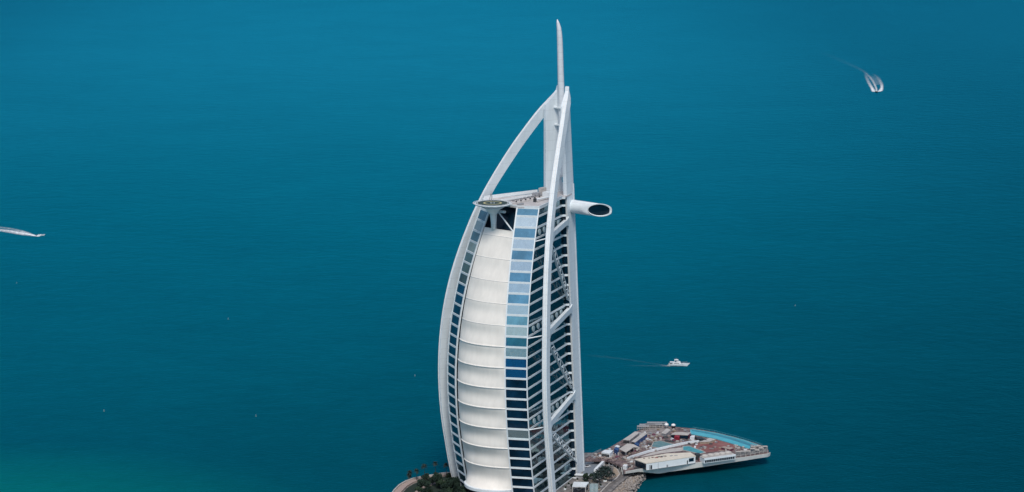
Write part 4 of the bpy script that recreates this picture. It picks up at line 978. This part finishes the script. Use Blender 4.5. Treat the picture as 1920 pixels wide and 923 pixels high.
# speedboats
def speedboat(label, p, rz, m, sc=1.):
    t = thing('speedboat', label, 'speedboat', p)
    def pl_(mb, n, mm): mb.v = [tuple(Vector(v)*sc) for v in mb.v]; place(mb, p, rz, n, mm, t)
    pl_(hull(8.4, 2.5, 1.0, .5), 'hull', m); mb = MB(); mb.box((.3, 0, 1.35), (1.6, 1.3, .7)); pl_(mb, 'console', BOATW if m is BOATW else GREY)
    mb = MB(); mb.box((.9, 0, 1.85), (.12, 1.3, .6), 0, -.4); pl_(mb, 'windscreen', BOATD); mb = MB(); mb.box((-1.6, 0, 1.25), (1, 1.9, .5)); mb.box((-2.0, 0, 1.6), (.25, 1.9, .5)); pl_(mb, 'bench_seat', BOATW)
    mb = MB(); mb.box((-4.3, .45, .9), (.6, .45, 1.3)); mb.box((-4.3, -.45, .9), (.6, .45, 1.3)); pl_(mb, 'outboard_motor', BLACKH)
speedboat('dark speedboat heading towards the viewer at the far upper right', W(1643.7, 173.4), radians(-78), BLACKH, 1.1)
speedboat('pale speedboat running right near the left edge', W(75.5, 442.5), radians(24), BOATW, 1.0)
# buoys
pb = None
for i, (x, y, lb) in enumerate(((1491, 574, 'small pale buoy alone on the right half of the sea'), (428, 599, 'small pale buoy in mid sea between the left speedboat and the tower'), (195, 771.5, 'small buoy nearest the green shallows at lower left'), (480, 781, 'small buoy on the lower sea, left of the island palms'), (778, 705.5, 'small buoy nearest the left arch of the tower'), (31, 531.5, 'faint buoy near the left edge below the speedboat'))):
    if i == 0:
        t = pb = thing('buoy', lb, 'buoy', (0, 0, 0), 'buoys on the sea')
        MB().lathe((0, 0, 0), [(.5, -.4), (.95, 0), (.85, .5), (.3, .8), (.2, 1.7), (.05, 2.1)], 12).obj('float', BUOYM, t, True); MB().lathe((0, 0, 0), [(.06, 2.05), (.22, 2.15), (.22, 2.4), (.05, 2.5)], 8).obj('lantern', BOATW, t)
    else: t = copy_tree(pb); t['label'] = lb
    t.location = W(x, y); s = .62 if i != 5 else .45; t.scale = (s, s, s)

# ---------------------------------------------------------------- labels that single out each repeat
ORD = ['first', 'second', 'third', 'fourth', 'fifth', 'sixth', 'seventh', 'eighth', 'ninth', 'tenth', 'eleventh', 'twelfth', 'thirteenth', 'fourteenth', 'fifteenth', 'sixteenth', 'seventeenth', 'eighteenth', 'nineteenth', 'twentieth']
TENS = ['', '', 'twenty', 'thirty', 'forty', 'fifty', 'sixty', 'seventy', 'eighty', 'ninety']
def ordw(n): return ORD[n] if n < 20 else TENS[(n+1)//10]+'-'+ORD[(n+1) % 10-1] if (n+1) % 10 else TENS[(n+1)//10][:-1]+'ieth'
def scr(p): return F*p.x/((p.y-CY)*cos(PIT)-(p.z-H)*sin(PIT))
COL = {'white_panel': 'white', 'pale_concrete': 'pale grey', 'grey_metal': 'dark grey', 'sand_stone': 'sand-coloured', 'pink_paving': 'pinkish', 'maroon_sheet': 'maroon', 'brown_deck': 'brown', 'blue_container': 'blue', 'dark_metal': 'black'}
ZN = {(1130, 836): 'around the white hut and bent canopy', (1195, 812): 'beside the long sheds and green pool', (1232, 806): 'in front of the red cabins', (1300, 824): 'on the red paving', (1376, 833): 'by the scaffolds at the far end', (1172, 862): 'at the glazed end of the hall', (1104, 851): 'near the mast railing'}
KN = {'crate': 'box', 'pallet_stack': 'stack of boards', 'tarpaulin_heap': 'covered heap', 'timber_pile': 'pile of planks'}
cells = {}
for it in CL_: cells.setdefault((it[1], it[2], it[3]), []).append(it)
for (kd, mn, zn), its in cells.items():
    its.sort(key=lambda q: scr(q[4]))
    for i, it in enumerate(its):
        it[0]['label'] = COL[mn]+' '+KN[kd]+' '+ZN[zn]+(', '+ordw(i)+' from left' if len(its) > 1 else '')
def rank(objs, fmt):
    for i, o in enumerate(sorted(objs, key=lambda q: scr(q.location))): o['label'] = fmt % ordw(i)
tops = [o for o in bpy.data.objects if o.parent is None]
rank([o for o in tops if o.get('group') == 'trees by the mast foot'], '%s from left of the small green trees between mast foot and plaza')
rank([o for o in tops if o.get('group') == 'trees in the island garden'], 'dark garden tree by the sail foot, %s from left')
rank([o for o in tops if o.get('group') == 'palms in the plaza clump'], 'dark palm clumped beside the white slanted wall, %s from left')
sc_ = [o for o in tops if o.name.startswith('scaffold')]
rank([o for o in sc_ if o.location.y < B(1412, 846).y+0], 'grey scaffold bay on the front edge of the terrace, %s from left')
rank([o for o in sc_ if not o.location.y < B(1412, 846).y+0], 'grey scaffold bay set back at the terrace tip, %s from left')
